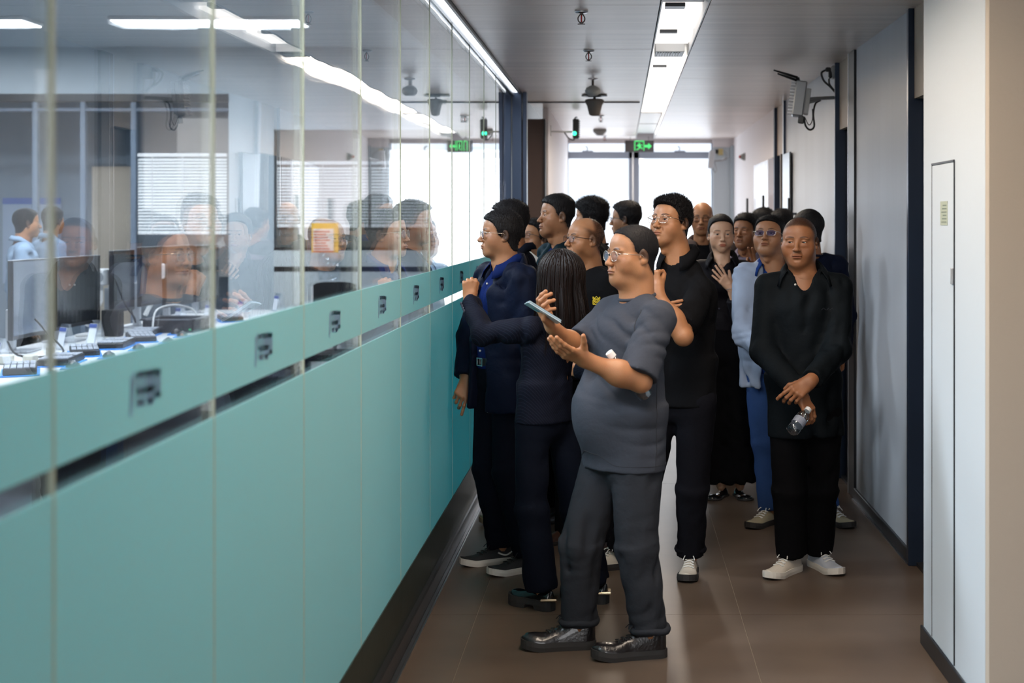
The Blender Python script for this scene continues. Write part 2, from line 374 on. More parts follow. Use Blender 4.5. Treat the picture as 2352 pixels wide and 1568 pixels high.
MB().box(WX - .01, WX - .002, 13.84, 14.3, .02, 2.3).build('door_panel', M['brownd'], d4)
MB().box(WX - .008, WX + .03, 14.36, 15.9, .07, 2.30, .003).build('marble_panel', M['marble'], d4)
MB().tube([(WX - .06, 14.3, 1.1), (WX - .06, 14.3, 1.95)], .012).box(WX - .06, WX, 14.29, 14.31, 1.3, 1.32).build('door_handle', M['char'], d4)
MB().tube([(WX - .06, 16.1, 1.1), (WX - .06, 16.1, 1.95)], .012).box(WX - .06, WX, 16.09, 16.11, 1.3, 1.32).build('door_handle', M['char'], d4)
# ---- near pillar on the right: white flank and beige front
PX = 1.22
S('wall_right_near', MB().box(PX, 3.2, 4.952, 5.955, 0, CZ + .02), M['pillar'])
S('wall_right_front', MB().box(PX + .0005, 3.2, 4.90, 4.950, 0, CZ + .02), M['beige'])
S('wall_right_side', MB().box(3.0, 3.1, -2, 4.9, 0, CZ), M['beige'])
bb = S('baseboard_near', MB().box(PX - .012, PX, 4.95, 5.967, 0, .075, .003), M['char'])
cb = empty('cupboard_door', (PX, 5.6, 1), 'flush white service cupboard door in near right pillar, small sticker on it', 'cupboard door')
b = (PX, 5.6, 1)
MB().box(PX - .004, PX - .0005, 5.405, 5.775, .08, 1.915).build('door_panel', M['pillar'], cb, b)
MB().box(PX - .0046, PX - .0002, 5.397, 5.403, .08, 1.92).box(PX - .0046, PX - .0002, 5.777, 5.783, .08, 1.92).box(PX - .006, PX - .0002, 5.40, 5.782, 1.917, 1.925).build('door_gap', M['char'], cb, b)  # dark strips along the door's edges
MB().box(PX - .012, PX - .0045, 5.405, 5.42, 1.47, 1.53, .002).build('door_pull', mat('pull_grey', (.45, .46, .48), .4, .5), cb, b)
st = MB().box(PX - .0055, PX - .0042, 5.50, 5.62, 1.685, 1.775).build('sticker', mat('khaki_sticker', (.42, .46, .36), .6), cb, b)
lm = MB()
for i in range(6): lm.box(PX - .0062, PX - .0056, 5.515, 5.60 - (i % 3) * .012, 1.695 + i * .0125, 1.699 + i * .0125)
lm.build('sticker_lines', mat('sticker_ink', (.16, .2, .16), .6), cb, b)
# ---- end wall with window
we = empty('wall_back', kind='structure')
MB().box(-.67, 1.18, YE, YE + .1, 0, .55).build('wall_panel', M['farwall'], we)
MB().box(-.67, 1.18, YE, YE + .1, 2.70, CZ + .1).build('wall_panel', M['farwall'], we)
MB().box(1.18, 1.44, YE - .2, YE + .1, 0, 2.64).build('wall_panel', M['off'], we)
MB().box(1.18, 1.44, YE - .19, YE + .1, 2.64, CZ + .1).build('wall_panel', M['farwall'], we)
MB().box(1.40, 1.46, YE - .26, YE - .2, 0, 2.66, .004).build('corner_post', mat('pale_blue_post', (.42, .5, .56), .4), we)
wi = empty('window_1', kind='structure')
MB().box(-.67, 1.18, YE - .03, YE + .06, 2.505, 2.59, .004).build('transom_bar', M['winframe'], wi)
MB().box(.105, .24, YE - .03, YE + .06, .55, 2.59, .004).build('mullion', M['winframe'], wi)
MB().box(.15, .17, YE - .05, YE - .03, .55, 2.59).build('mullion_line', M['steel'], wi)
MB().box(-.70, -.665, YE - .03, YE + .06, .55, 2.7).build('side_frame', M['winframe'], wi)
MB().box(1.165, 1.20, YE - .03, YE + .06, .55, 2.7).build('side_frame', M['winframe'], wi)
MB().box(-.67, 1.18, YE - .06, YE + .06, .50, .56).build('window_sill', M['white'], wi)
for (a, c, z0, z1) in ((-.665, .105, .56, 2.505), (.24, 1.165, .56, 2.505), (-.665, 1.165, 2.59, 2.70)):
    MB().box(a, c, YE + .0, YE + .008, z0, z1).build('window_pane', M['clear'], wi)
for x in (-.42, .76):
    MB().box(x - .07, x + .07, YE - .06, YE - .03, 2.585, 2.605, .003).tube(spline([(x - .01, YE - .05, 2.60), (x + .0, YE - .055, 2.64), (x - .03, YE - .05, 2.66)], 8), .008).build('window_latch', M['winframe'], wi)
# distant towers beyond the window
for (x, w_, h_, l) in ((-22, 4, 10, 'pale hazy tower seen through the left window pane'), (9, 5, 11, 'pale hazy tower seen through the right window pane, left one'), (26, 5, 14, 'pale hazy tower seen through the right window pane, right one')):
    t = empty('apartment_tower', (x, 150, -20), l, 'building'); hz = mat('hazy_tower', (.9, .93, .97), .9, emit=(.9, .95, 1), es=.75)  # haze and daylight put into the walls as a pale glow
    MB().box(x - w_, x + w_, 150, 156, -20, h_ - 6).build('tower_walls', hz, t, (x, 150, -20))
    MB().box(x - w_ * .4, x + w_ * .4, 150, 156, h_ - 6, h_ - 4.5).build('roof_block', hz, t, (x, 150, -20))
# ---- rear wall behind the camera and office shell
S('wall_behind', MB().box(-9.2, 3.2, -2.1, -2.0, 0, 3.75), M['beige'])
of = MB().box(-9.2, GX - .08, -2, 17.2, -.06, -.002); S('floor_office', of, M['offf'])
S('ceiling_office', MB().box(-9.2, GX - .05, -2, 19.2, 3.7, 3.8), M['offc'])
S('wall_bulkhead', MB().box(GX - .05, GX - .035, -2, 12, CZ - .02, 3.8), M['off'])
S('wall_office_side', MB().box(-9.3, -9.2, -2, 19.2, 0, 3.8), M['off'])
# ================================================================ THE OFFICE BEHIND THE GLASS
def px2(px, Y): return (px - VX) * Y / FPX
YW = 17.0
wo = empty('wall_office_far', kind='structure')
MB().box(-9.2, -4.5, YW, YW + .1, 3.16, 3.75).build('wall_panel', M['off'], wo)
MB().box(-4.5, -3.98, YW, YW + .1, 0, 3.75).build('wall_panel', M['off'], wo)
MB().box(-3.98, -1.2, YW, YW + .1, 2.75, 3.75).build('wall_panel', M['off'], wo)
MB().box(-9.2, -4.5, YW - .03, YW + .08, 3.07, 3.16, .004).build('frame_header', M['char'], wo)
MB().box(-9.2, -4.5, YW - .01, YW + .06, 2.96, 3.0, .004).build('frame_rail', mat('slate_frame', (.12, .15, .2), .5), wo)
for x in (-6.75, -6.2, -5.62): MB().box(x, x + .06, YW - .02, YW + .06, 0, 3.07, .004).build('frame_mullion', mat('slate_mullion', (.16, .2, .26), .5), wo)
MB().box(-9.2, -4.5, YW + .02, YW + .03, 0, 3.07).build('glass_pane', M['clear'], wo)
# the room behind that glazing
S('wall_meeting_room', MB().box(-9.2, -1.2, 19.1, 19.2, 0, 3.7), mat('meeting_wall', (.28, .33, .38), .8))
S('floor_meeting_room', MB().box(-9.2, -1.2, 17.2, 19.2, -.06, -.002), M['offf'])
bo = tag(MB().box(-6.75, -6.2, 18.9, 18.95, .0, 2.40, .005).build('notice_board', mat('warm_cream_board', (.72, .60, .46), .7, emit=(.8, .62, .45), es=.10)), 'cream notice board on the meeting room wall behind glass', 'board')  # faint warm glow added to the board's cream colour
po = empty('wall_poster', (-7.5, 19.0, 1.7), 'pale blue wall chart with darker blue top band at far left', 'poster')
MB().box(-7.95, -7.2, 19.05, 19.09, .9, 1.95).build('sheet', mat('chart_pale', (.45, .52, .64), .6), po, (-7.5, 19, 1.7))
MB().box(-7.95, -7.2, 19.04, 19.049, 1.92, 2.0).build('blue_band', mat('chart_blue', (.06, .14, .5), .6), po, (-7.5, 19, 1.7))
def blind(x0, x1, y, z0, z1, lab):
    t = empty('venetian_blind', ((x0 + x1) / 2, y, z0), lab, 'blind'); b = ((x0 + x1) / 2, y, z0)
    sl = mat('white_blind_slat', (.78, .80, .80), .5); n = int((z1 - z0) / .036)
    for i in range(n):
        z = z0 + .02 + i * .036
        MB().add([(x0, y - .010, z - .014), (x1, y - .010, z - .014), (x1, y + .012, z + .012), (x0, y + .012, z + .012),
                  (x0, y - .008, z - .0155), (x1, y - .008, z - .0155), (x1, y + .014, z + .0105), (x0, y + .014, z + .0105)],
                 [(0, 1, 2, 3), (7, 6, 5, 4), (0, 4, 5, 1), (2, 6, 7, 3), (0, 3, 7, 4), (1, 5, 6, 2)]).build('slat', sl, t, b)
    MB().box(x0, x1, y - .02, y + .02, z1, z1 + .04, .003).build('head_box', M['white'], t, b)
    MB().box(x0, x1, y - .012, y + .012, z0 - .012, z0 + .004, .003).build('bottom_bar', M['white'], t, b)
    mb = MB()
    for k in range(3):
        xx = x0 + (x1 - x0) * (.16 + .34 * k); mb.box(xx, xx + .012, y - .018, y - .014, z0, z1)
    mb.build('ladder_cord', M['white'], t, b)
    return t
blind(-5.54, -4.52, 17.0, 1.56, 2.44, 'wide white venetian blind hanging behind the glass left of the crowd')
S('window_2', MB().box(-5.6, -4.55, 18.7, 18.72, 1.0, 3.0), emitmat('daylit_pane', (.9, .96, 1), .3))
blind(-3.94, -2.9, 17.0, 1.64, 2.35, 'half lowered venetian blind nearer the corridor end, left one')
blind(-2.86, -1.4, 17.0, 1.64, 2.35, 'half lowered venetian blind nearest the navy column')
S('window_3', MB().box(-3.96, -1.25, 17.02, 17.04, 1.36, 2.75), mat('meeting_glass_dark', (.12, .12, .11), .5))
S('window_film', MB().box(-3.98, -1.22, YW - .01, YW + .01, 1.18, 1.365).box(-3.98, -1.22, YW - .01, YW + .01, .2, 1.12), mat('white_frosted_film', (.62, .66, .67), .7))
S('trim_4', MB().box(-3.98, -1.22, YW + .012, YW + .03, 0, 1.4), M['black'])
# ceiling panel lights of the office
def panel(x0, x1, y0, y1, lab, power=26):
    t = empty('panel_light', ((x0 + x1) / 2, (y0 + y1) / 2, 3.7), lab, 'ceiling light', 'office ceiling light panels'); b = t.location[:]
    MB().box(x0 - .02, x1 + .02, y0 - .02, y1 + .02, 3.665, 3.70, .004).build('frame', M['white'], t, b)
    MB().box(x0, x1, y0, y1, 3.655, 3.664).build('light_diffuser', M['lampc'], t, b)
    area('office_panel_light', ((x0 + x1) / 2, (y0 + y1) / 2, 3.64), (x1 - x0, y1 - y0), power * 4.8, (.84, .93, 1))
panel(-4.98, -3.15, 14.45, 14.95, 'bright rectangular office ceiling light left of the glass joint')
panel(-7.6, -5.85, 14.45, 14.95, 'office ceiling light cut by the left picture edge')
panel(-4.9, -3.1, 10.2, 10.7, 'rectangular light on the office ceiling above the monitor desk', 34)
panel(-4.2, -2.4, 6.0, 6.5, 'rectangular light on the office ceiling near the desk end', 40)
panel(-3.4, -1.8, 2.6, 3.1, 'rectangular light on the office ceiling nearest the camera', 46)
# the long desk
dk = empty('office_desk', (-4.2, 12.5, 0), 'long white desk carrying monitors and keyboards behind the glass', 'desk'); b = (-4.2, 12.5, 0)
MB().box(-4.56, -3.35, 8.6, 15.9, .72, .75, .006).build('desk_top', mat('white_laminate', (.74, .75, .76), .35), dk, b)
for y in (8.8, 12.4, 15.7):
    for x in (-4.5, -3.5): MB().box(x, x + .05, y, y + .05, 0, .72).build('leg', M['char'], dk, b)
MB().box(-4.45, -4.40, 8.9, 15.6, .2, .72).build('modesty_panel', M['char'], dk, b)
scr = mat('dark_monitor_screen', (.010, .012, .016), .16, spec=.5); bez = mat('monitor_plastic', (.02, .02, .024), .4)
silver = mat('silver_stand', (.5, .52, .55), .35, .6)
def monitor(x, y0, y1, z0, z1, lab, m=scr, curve=.0, lean=0.):
    cy = (y0 + y1) / 2; t = empty('monitor', (x - .1, cy, .752), lab, 'monitor'); b = (x - .1, cy, .752)
    n = 10; ys_ = np.linspace(y0, y1, n + 1); xo = x + curve * ((ys_ - cy) / ((y1 - y0) / 2)) ** 2 - lean * (ys_ - cy)
    def slab(dx0, dx1, za, zb, ins=0.):
        V = []; yy = ys_.copy(); yy[0] += ins; yy[-1] -= ins
        for i in range(n + 1):
            V += [(xo[i] + dx0, yy[i], za), (xo[i] + dx1, yy[i], za), (xo[i] + dx1, yy[i], zb), (xo[i] + dx0, yy[i], zb)]
        F = []
        for i in range(n):
            for k in range(4): F.append((i * 4 + k, (i + 1) * 4 + k, (i + 1) * 4 + (k + 1) % 4, i * 4 + (k + 1) % 4))
        F += [(3, 2, 1, 0), (n * 4, n * 4 + 1, n * 4 + 2, n * 4 + 3)]; return MB().add(V, F)
    slab(-.035, 0, z0, z1).build('housing', bez, t, b)
    slab(.0005, .003, z0 + .028, z1 - .008, .01).build('screen', m, t, b)
    slab(-.037, -.0, z1, z1 + .004).build('top_edge', silver, t, b)
    MB().box(x - .16, x - .10, cy - .03, cy + .03, .765, z0 + .2, .005).tube([(x - .13, cy, z0 + .2), (x - .03, cy, z0 + .22)], .018).build('neck', silver, t, b)
    MB().box(x - .22, x + .04, cy - .13, cy + .13, .752, .766, .004).build('stand_foot', silver, t, b)
scrg = mat('screen_painted_reflection', (.20, .23, .28), .2, spec=.7)  # pale reflection painted into the screen's base colour
monitor(-4.3, 10.40, 11.12, .86, 1.42, 'leftmost monitor on the white desk, pale reflection painted on its screen', scrg, .03)
monitor(-4.3, 11.2, 12.15, .87, 1.42, 'large dark curved monitor, second from the left on the desk', scr, .03)
monitor(-4.25, 12.4, 12.95, .93, 1.45, 'narrow dark monitor third from left, leaning on its neighbour')
monitor(-4.2, 12.97, 13.55, .95, 1.47, 'narrow dark monitor fourth from left, before the white webcam')
monitor(-4.3, 14.0, 14.9, .88, 1.46, 'dark monitor behind the reflected face, fifth from left')
monitor(-4.3, 15.0, 15.85, .88, 1.45, 'farthest dark monitor of the desk row')
blk = mat('keyboard_black', (.012, .013, .016), .45); kcap = mat('grey_keycaps', (.33, .36, .42), .5); blu = mat('bright_blue_mat', (.0, .22, .75), .5)
def keyboard(x, y, rz, lab):
    t = empty('keyboard', (x, y, .752), lab, 'keyboard', 'keyboards along the desk edge'); t.rotation_euler[2] = rz; t.scale = (1.15, 1.05, 1.4)
    MB().box(-.10, .10, -.235, .235, 0, .006, .002).build('desk_mat', blu, t)
    MB().box(-.085, .085, -.225, .225, .007, .034, .004).build('case', blk, t)
    mb = MB()
    for r in range(5):
        for c in range(7):
            if c in (3,): continue
            mb.box(-.078 + r * .032, -.05 + r * .032, -.215 + c * .062, -.160 + c * .062, .035, .042, .002)
    mb.build('keycaps', kcap, t)['kind'] = 'stuff'
def mouse(x, y, rz, lab):
    t = empty('mouse', (x, y, .752), lab, 'mouse', 'mice beside the keyboards'); t.rotation_euler[2] = rz; t.scale = (1.35, 1.35, 1.1)
    MB().box(-.05, .05, -.07, .07, 0, .006, .002).build('mouse_mat', blu, t)
    V = []; F = []; n = 14; m = 7
    for j in range(m + 1):
        a = j / m * math.pi / 2
        for i in range(n):
            th = i * 2 * math.pi / n; V.append((.033 * math.cos(th) * math.cos(a), .058 * math.sin(th) * math.cos(a) , .008 + .034 * math.sin(a) * (1 - .2 * math.sin(th))))
    for j in range(m):
        for i in range(n): F.append((j * n + i, j * n + (i + 1) % n, (j + 1) * n + (i + 1) % n, (j + 1) * n + i))
    MB().add(V, F).build('shell', blk, t, smooth=True); MB().box(-.004, .004, .02, .045, .034, .044, .002).build('scroll_wheel', kcap, t)
kl = [(-3.75, 9.25, 'nearest keyboard on the desk, half cut by the film edge'), (-3.72, 9.85, 'second keyboard from the camera with grey keys'), (-3.82, 10.55, 'third keyboard from the camera on a blue mat'),
      (-3.80, 11.15, 'fourth keyboard from the camera, tight behind the third'), (-3.80, 11.75, 'keyboard with grey keys just before the black box'), (-3.95, 12.25, 'keyboard beside the black box, farthest of the near cluster'), (-3.72, 14.1, 'lone keyboard beyond the black box')]
for i, (x, y, l) in enumerate(kl): keyboard(x, y, .12 * (-1) ** i + .25, l)
for i, (x, y, l) in enumerate([(-3.53, 9.55, 'mouse right behind the nearest keyboard'), (-3.54, 10.25, 'mouse between the second and third keyboard'), (-3.54, 10.88, 'mouse behind the third keyboard from the camera'),
                               (-3.50, 11.46, 'mouse next to the fourth keyboard'), (-3.58, 12.1, 'mouse between last near keyboard and black box'), (-3.72, 12.4, 'black mouse on a blue mat right before the black box')]): mouse(x, y, .2, l)
acr = glassmat('clear_acrylic', (.9, .93, .96), .12, 3.); card = mat('white_card', (.7, .74, .8), .6); inkb = mat('card_blue', (.08, .12, .35), .6)
def namestand(x, y, rz, lab):
    t = empty('name_stand', (x, y, .752), lab, 'name stand', 'acrylic name stands on the desk'); t.rotation_euler[2] = rz - 1.15
    for s in (-1, 1):
        V = np.array([(-.05, s * .055, 0), (.05, s * .055, 0), (.05, s * .004, .19), (-.05, s * .004, .19)]); V2 = V + (0, s * .004, 0)
        MB().add(np.concatenate([V, V2]), [(0, 1, 2, 3), (7, 6, 5, 4), (0, 4, 5, 1), (2, 6, 7, 3), (0, 3, 7, 4), (1, 5, 6, 2)]).build('acrylic_leaf', acr, t)
    V = np.array([(-.042, -.056, .02), (.042, -.056, .02), (.042, -.02, .165), (-.042, -.02, .165)]); V2 = V + (0, .002, 0)
    c = MB().add(np.concatenate([V, V2]), [(0, 1, 2, 3), (7, 6, 5, 4), (0, 4, 5, 1), (2, 6, 7, 3), (0, 3, 7, 4), (1, 5, 6, 2)]).build('card', card, t)
    V = np.array([(-.042, -.029, .135), (.042, -.029, .135), (.042, -.022, .163), (-.042, -.022, .163)]) - (0, .003, 0); V2 = V + (0, .002, 0)
    MB().add(np.concatenate([V, V2]), [(0, 1, 2, 3), (7, 6, 5, 4), (0, 4, 5, 1), (2, 6, 7, 3), (0, 3, 7, 4), (1, 5, 6, 2)]).build('blue_band', inkb, t)
for x, y, r, l in ((-4.02, 9.6, .5, 'clear acrylic name stand nearest the camera'), (-4.10, 10.95, .5, 'clear acrylic name stand left of the keyboard cluster'), (-4.02, 11.35, .6, 'acrylic name stand with blue topped card behind the keyboards'),
                   (-3.98, 13.4, .4, 'acrylic name stand behind the black box'), (-3.85, 13.9, .5, 'acrylic name stand right of the black box'), (-3.7, 14.5, .4, 'acrylic name stand below the reflected chin'), (-3.6, 15.6, .4, 'farthest acrylic name stand')):
    namestand(x, y, r, l)
bx = empty('equipment_box', (-3.85, 12.8, .752), 'low black open topped equipment box on the desk', 'box'); b = (-3.85, 12.8, .752)
MB().box(-4.05, -3.62, 12.55, 13.05, .752, .76).box(-4.05, -3.62, 12.55, 12.565, .76, .86).box(-4.05, -3.62, 13.035, 13.05, .76, .86).box(-4.05, -4.035, 12.55, 13.05, .76, .86).box(-3.635, -3.62, 12.55, 13.05, .76, .86).build('case', blk, bx, b)
MB().box(-4.07, -3.60, 12.53, 12.57, .86, .87).box(-4.07, -3.60, 13.03, 13.07, .86, .87).box(-4.07, -4.02, 12.53, 13.07, .86, .87).box(-3.65, -3.60, 12.53, 13.07, .86, .87).build('rim', mat('box_rim', (.12, .13, .15), .35), bx, b)
MB().box(-3.93, -3.75, 12.7, 12.9, .76, .80).build('switch_block', silver, bx, b)
MB().box(-3.66, -3.64, 12.546, 12.55, .775, .79).build('green_lamp', emitmat('green_lamp', (.1, .8, .3), .6), bx, b)
tag(MB().tube(spline([(-3.95, 12.5, .80), (-3.95, 12.6, .94), (-3.9, 12.9, .97), (-3.8, 13.1, .93), (-3.75, 13.12, .86)], 24), .009).build('white_cable', M['white'], smooth=True), 'thick white cable arching over the black equipment box', 'cable')
tag(MB().tube(spline([(-4.1, 9.9, .9), (-4.05, 9.95, .80), (-3.95, 10.2, .77), (-3.95, 10.5, .78), (-4.1, 10.6, .9), (-4.2, 10.62, 1.0)], 30), .007).build('black_cable', blk, smooth=True), 'dark looping cable under the leftmost monitor', 'cable')
tag(MB().tube(spline([(-4.2, 12.32, 1.2), (-4.12, 12.33, 1.0), (-4.06, 12.36, .9), (-4.08, 12.45, .85), (-4.13, 12.5, .95)], 30), .007).build('black_cable', blk, smooth=True), 'dark cable hanging between the two dark monitors', 'cable')
def webcam(x, y, z, lab):
    t = empty('desk_camera', (x, y, .752), lab, 'camera', 'white desk cameras behind the monitors'); b = (x, y, .752)
    MB().box(x - .04, x + .04, y - .06, y + .12, z - .07, z + .07, .012).build('camera_body', M['white'], t, b)
    MB().tube([(x, y - .065, z), (x, y - .055, z)], .045, 16).build('lens_ring', silver, t, b)
    MB().tube([(x, y - .07, z), (x, y - .06, z)], .02, 12).build('lens', blk, t, b)
    MB().tube([(x, y, z - .07), (x, y, z - .2), (x - .08, y - .1, z - .4)], .022).box(x - .15, x + .05, y - .18, y + .05, .752, .77, .004).build('camera_arm', M['white'], t, b)
webcam(px2(231, 12.36), 12.36, 1.235, 'white desk camera between second and third monitor')
webcam(px2(361, 13.75), 13.75, 1.235, 'white desk camera right of the fourth monitor')
sb = empty('power_adapter', (-4.0, 9.6, .752), 'cluster of small white adapters on the near desk', 'adapter'); b = (-4.0, 9.6, .752)
MB().box(-4.0, -3.93, 9.9, 10.0, .752, .80, .005).box(-4.12, -4.05, 9.8, 9.9, .752, .81, .005).box(-3.92, -3.88, 10.1, 10.15, .752, .84, .004).build('adapter_bodies', mat('cream_plastic', (.6, .58, .5), .5), sb, b)
# dark pedestal units behind
pc = empty('computer_tower', (-4.45, 12.0, 0), 'black computer tower standing behind the dark monitors', 'computer'); b = (-4.2, 12.23, .752)
pc.location = b
MB().box(-4.27, -4.12, 12.17, 12.28, .752, .97, .006).build('case', blk, pc, b); MB().box(-4.119, -4.112, 12.19, 12.26, .78, .95).build('side_grille', bez, pc, b)
# office chair and water dispenser
ch = empty('office_chair', (-2.7, 14, 0), 'black office chair with low back beside the glass', 'chair'); b = (-2.7, 14, 0)
V = []; n = 10
bk = MB()
for i in range(n + 1):
    u = i / n * 2 - 1; x = -2.7 + u * .2; y = 14 + .05 * u * u - .03
    V += [(x, y, .62), (x, y - .05, .62), (x, y - .05, 1.13 - .03 * abs(u) ** 4), (x, y, 1.13 - .03 * abs(u) ** 4)]
F = []
for i in range(n):
    for k in range(4): F.append((i * 4 + k, (i + 1) * 4 + k, (i + 1) * 4 + (k + 1) % 4, i * 4 + (k + 1) % 4))
F += [(3, 2, 1, 0), (n * 4, n * 4 + 1, n * 4 + 2, n * 4 + 3)]
bk.add(V, F).build('backrest', blk, ch, b)
MB().box(-2.93, -2.47, 13.5, 13.95, .42, .5, .02).build('seat', blk, ch, b)
MB().tube([(-2.7, 13.75, .08), (-2.7, 13.75, .42)], .03).build('gas_column', M['steel'], ch, b)
MB().tube([(-2.7, 13.95, .48), (-2.7, 14.04, .55), (-2.7, 14.02, .8)], .02).build('back_support', blk, ch, b)
for k in range(5):
    a = k * 2 * math.pi / 5; MB().tube([(-2.7, 13.75, .09), (-2.7 + .3 * math.cos(a), 13.75 + .3 * math.sin(a), .06)], .02).tube([(-2.7 + .3 * math.cos(a) - .02, 13.75 + .3 * math.sin(a), .028), (-2.7 + .3 * math.cos(a) + .02, 13.75 + .3 * math.sin(a), .028)], .027, 10).build('leg', blk, ch, b)
wd = empty('water_dispenser', (-3.2, 16.3, 0), 'white water dispenser with yellow and white notice on top', 'dispenser'); b = (-3.2, 16.3, 0)
MB().box(-3.38, -3.05, 16.15, 16.5, 0, 1.0, .02).build('cabinet', M['white'], wd, b)
MB().lathe([(.05, 1.0), (.11, 1.04), (.125, 1.1), (.125, 1.32), (.09, 1.38), (.02, 1.4)], (-3.21, 16.33, 0)).build('bottle', acr, wd, b, True)
MB().box(-3.36, -3.07, 16.10, 16.11, 1.36, 1.68).build('notice', mat('orange_notice', (.85, .5, .05), .5), wd, b)
MB().box(-3.34, -3.12, 16.09, 16.099, 1.38, 1.62).build('notice_sheet', mat('notice_white', (.8, .72, .66), .6), wd, b)
mb = MB()
for i in range(7): mb.box(-3.33, -3.16 - (i % 3) * .02, 16.086, 16.0895, 1.395 + i * .031, 1.408 + i * .031)
mb.box(-3.34, -3.12, 16.084, 16.0895, 1.364, 1.378)
mb.build('notice_lines', mat('notice_red', (.6, .08, .04), .6), wd, b)
# ================================================================ CEILING AND WALL FIXTURES
brass = mat('dark_bronze', (.12, .10, .09), .35, .7); red = mat('red_glass_bulb', (.5, .03, .02), .2)
def sprinkler(x, y, lab):
    t = empty('sprinkler', (x, y, CZ), lab, 'sprinkler', 'ceiling fire sprinklers'); b = (x, y, CZ)
    MB().lathe([(.030, CZ + .0), (.036, CZ - .003), (.030, CZ - .009), (.012, CZ - .012)][::-1], (x, y, 0)).build('escutcheon', M['steel'], t, b, True)
    MB().tube([(x, y, CZ), (x, y, CZ - .02)], .009).tube(spline([(x - .008, y, CZ - .018), (x - .017, y, CZ - .035), (x - .013, y, CZ - .052), (x, y, CZ - .060)], 12), .0032).tube(spline([(x + .008, y, CZ - .018), (x + .017, y, CZ - .035), (x + .013, y, CZ - .052), (x, y, CZ - .060)], 12), .0032).build('frame_arms', brass, t, b, True)
    MB().tube([(x, y, CZ - .02), (x, y, CZ - .056)], .0038).build('glass_bulb', red, t, b)
    MB().lathe([(.004, CZ - .060), (.019, CZ - .064), (.019, CZ - .067), (.004, CZ - .068)][::-1], (x, y, 0), 14).build('deflector', brass, t, b)
for y, l in ((7.4, 'nearest ceiling sprinkler left of the light trough'), (9.1, 'second ceiling sprinkler left of the trough'), (14.7, 'third small ceiling sprinkler beyond the dome camera'), (18.2, 'farthest ceiling sprinkler before the window')): sprinkler(-.195, y, l)
grey = mat('speckled_grey_plastic', (.30, .31, .30), .6)
x, y = -.203, 10.9
sp = empty('hanging_speaker', (x, y, CZ), 'grey bell shaped speaker hanging on a short stem from ceiling', 'speaker'); b = (x, y, CZ)
MB().lathe([(.012, CZ - .012), (.036, CZ - .006), (.036, CZ)], (x, y, 0)).build('ceiling_rose', M['steel'], sp, b)
MB().tube([(x, y, CZ), (x, y, CZ - .06)], .009).build('stem', brass, sp, b)
MB().lathe([(.030, CZ - .125), (.052, CZ - .110), (.058, CZ - .090), (.048, CZ - .068), (.022, CZ - .055), (.010, CZ - .05)], (x, y, 0), 28).build('bell', grey, sp, b, True)
x, y = -.215, 12.3
dc = empty('dome_camera', (x, y, CZ), 'grey ceiling camera cup on a wide flat plate', 'camera'); b = (x, y, CZ)
MB().lathe([(.05, CZ - .022), (.105, CZ - .014), (.110, CZ - .006), (.10, CZ)], (x, y, 0), 28).build('mounting_plate', M['dsteel'], dc, b)
MB().lathe([(.028, CZ - .175), (.045, CZ - .165), (.063, CZ - .09), (.078, CZ - .065), (.080, CZ - .045), (.060, CZ - .035), (.012, CZ - .03), (.012, CZ - .01)], (x, y, 0), 28).build('camera_cup', mat('dark_cup', (.12, .11, .10), .5), dc, b, True)
x, y = -.235, 16.9
sd = empty('smoke_detector', (x, y, CZ), 'small white smoke detector on the ceiling near the window', 'detector'); b = (x, y, CZ)
MB().lathe([(.035, CZ - .07), (.045, CZ - .06), (.075, CZ - .03), (.08, CZ - .01), (.07, CZ)], (x, y, 0)).build('detector_cap', grey, sd, b, True)
MB().lathe([(.02, CZ - .074), (.02, CZ - .07)], (x, y, 0)).build('detector_led', M['white'], sd, b)
# exit sign
y = 18.3; ex = empty('exit_sign', (.235, y, 2.62), 'hanging green exit sign with running figure and right arrow', 'sign'); b = (.235, y, 2.62)
MB().box(.055, .415, y, y + .03, 2.555, 2.70, .004).build('sign_box', mat('sign_dark', (.05, .045, .05), .5), ex, b)
MB().box(.12, .125, y + .01, y + .015, 2.70, CZ).box(.345, .35, y + .01, y + .015, 2.70, CZ).build('hanger', M['char'], ex, b)
g = emitmat('exit_green', (.10, .9, .22), 1.1)
def bar(p, q, w_, mb):
    p = np.array(p, float); q = np.array(q, float); d = (q - p) / np.linalg.norm(q - p); n_ = np.array([-d[1], d[0]]) * w_ / 2
    mb.prism([p + n_, p - n_, q - n_, q + n_], (.055, y - .001, 2.555), (1, 0, 0), (0, 0, 1), .002)
fig = MB()
for p, q, w_ in (((.122, .018), (.122, .135), .008), ((.122, .135), (.235, .135), .010), ((.235, .018), (.235, .135), .008), ((.165, .085), (.190, .065), .022), ((.190, .065), (.215, .040), .010), ((.185, .060), (.165, .035), .010), ((.165, .035), (.140, .030), .009),
                 ((.170, .088), (.145, .075), .008), ((.180, .092), (.215, .085), .008), ((.170, .105), (.185, .105), .016)): bar(p, q, w_, fig)
fig.build('running_figure', g, ex, b)
MB().prism([(.245, .060), (.29, .060), (.29, .035), (.33, .073), (.29, .111), (.29, .086), (.245, .086)], (.055, y - .001, 2.555), (1, 0, 0), (0, 0, 1), .002).build('arrow', g, ex, b)
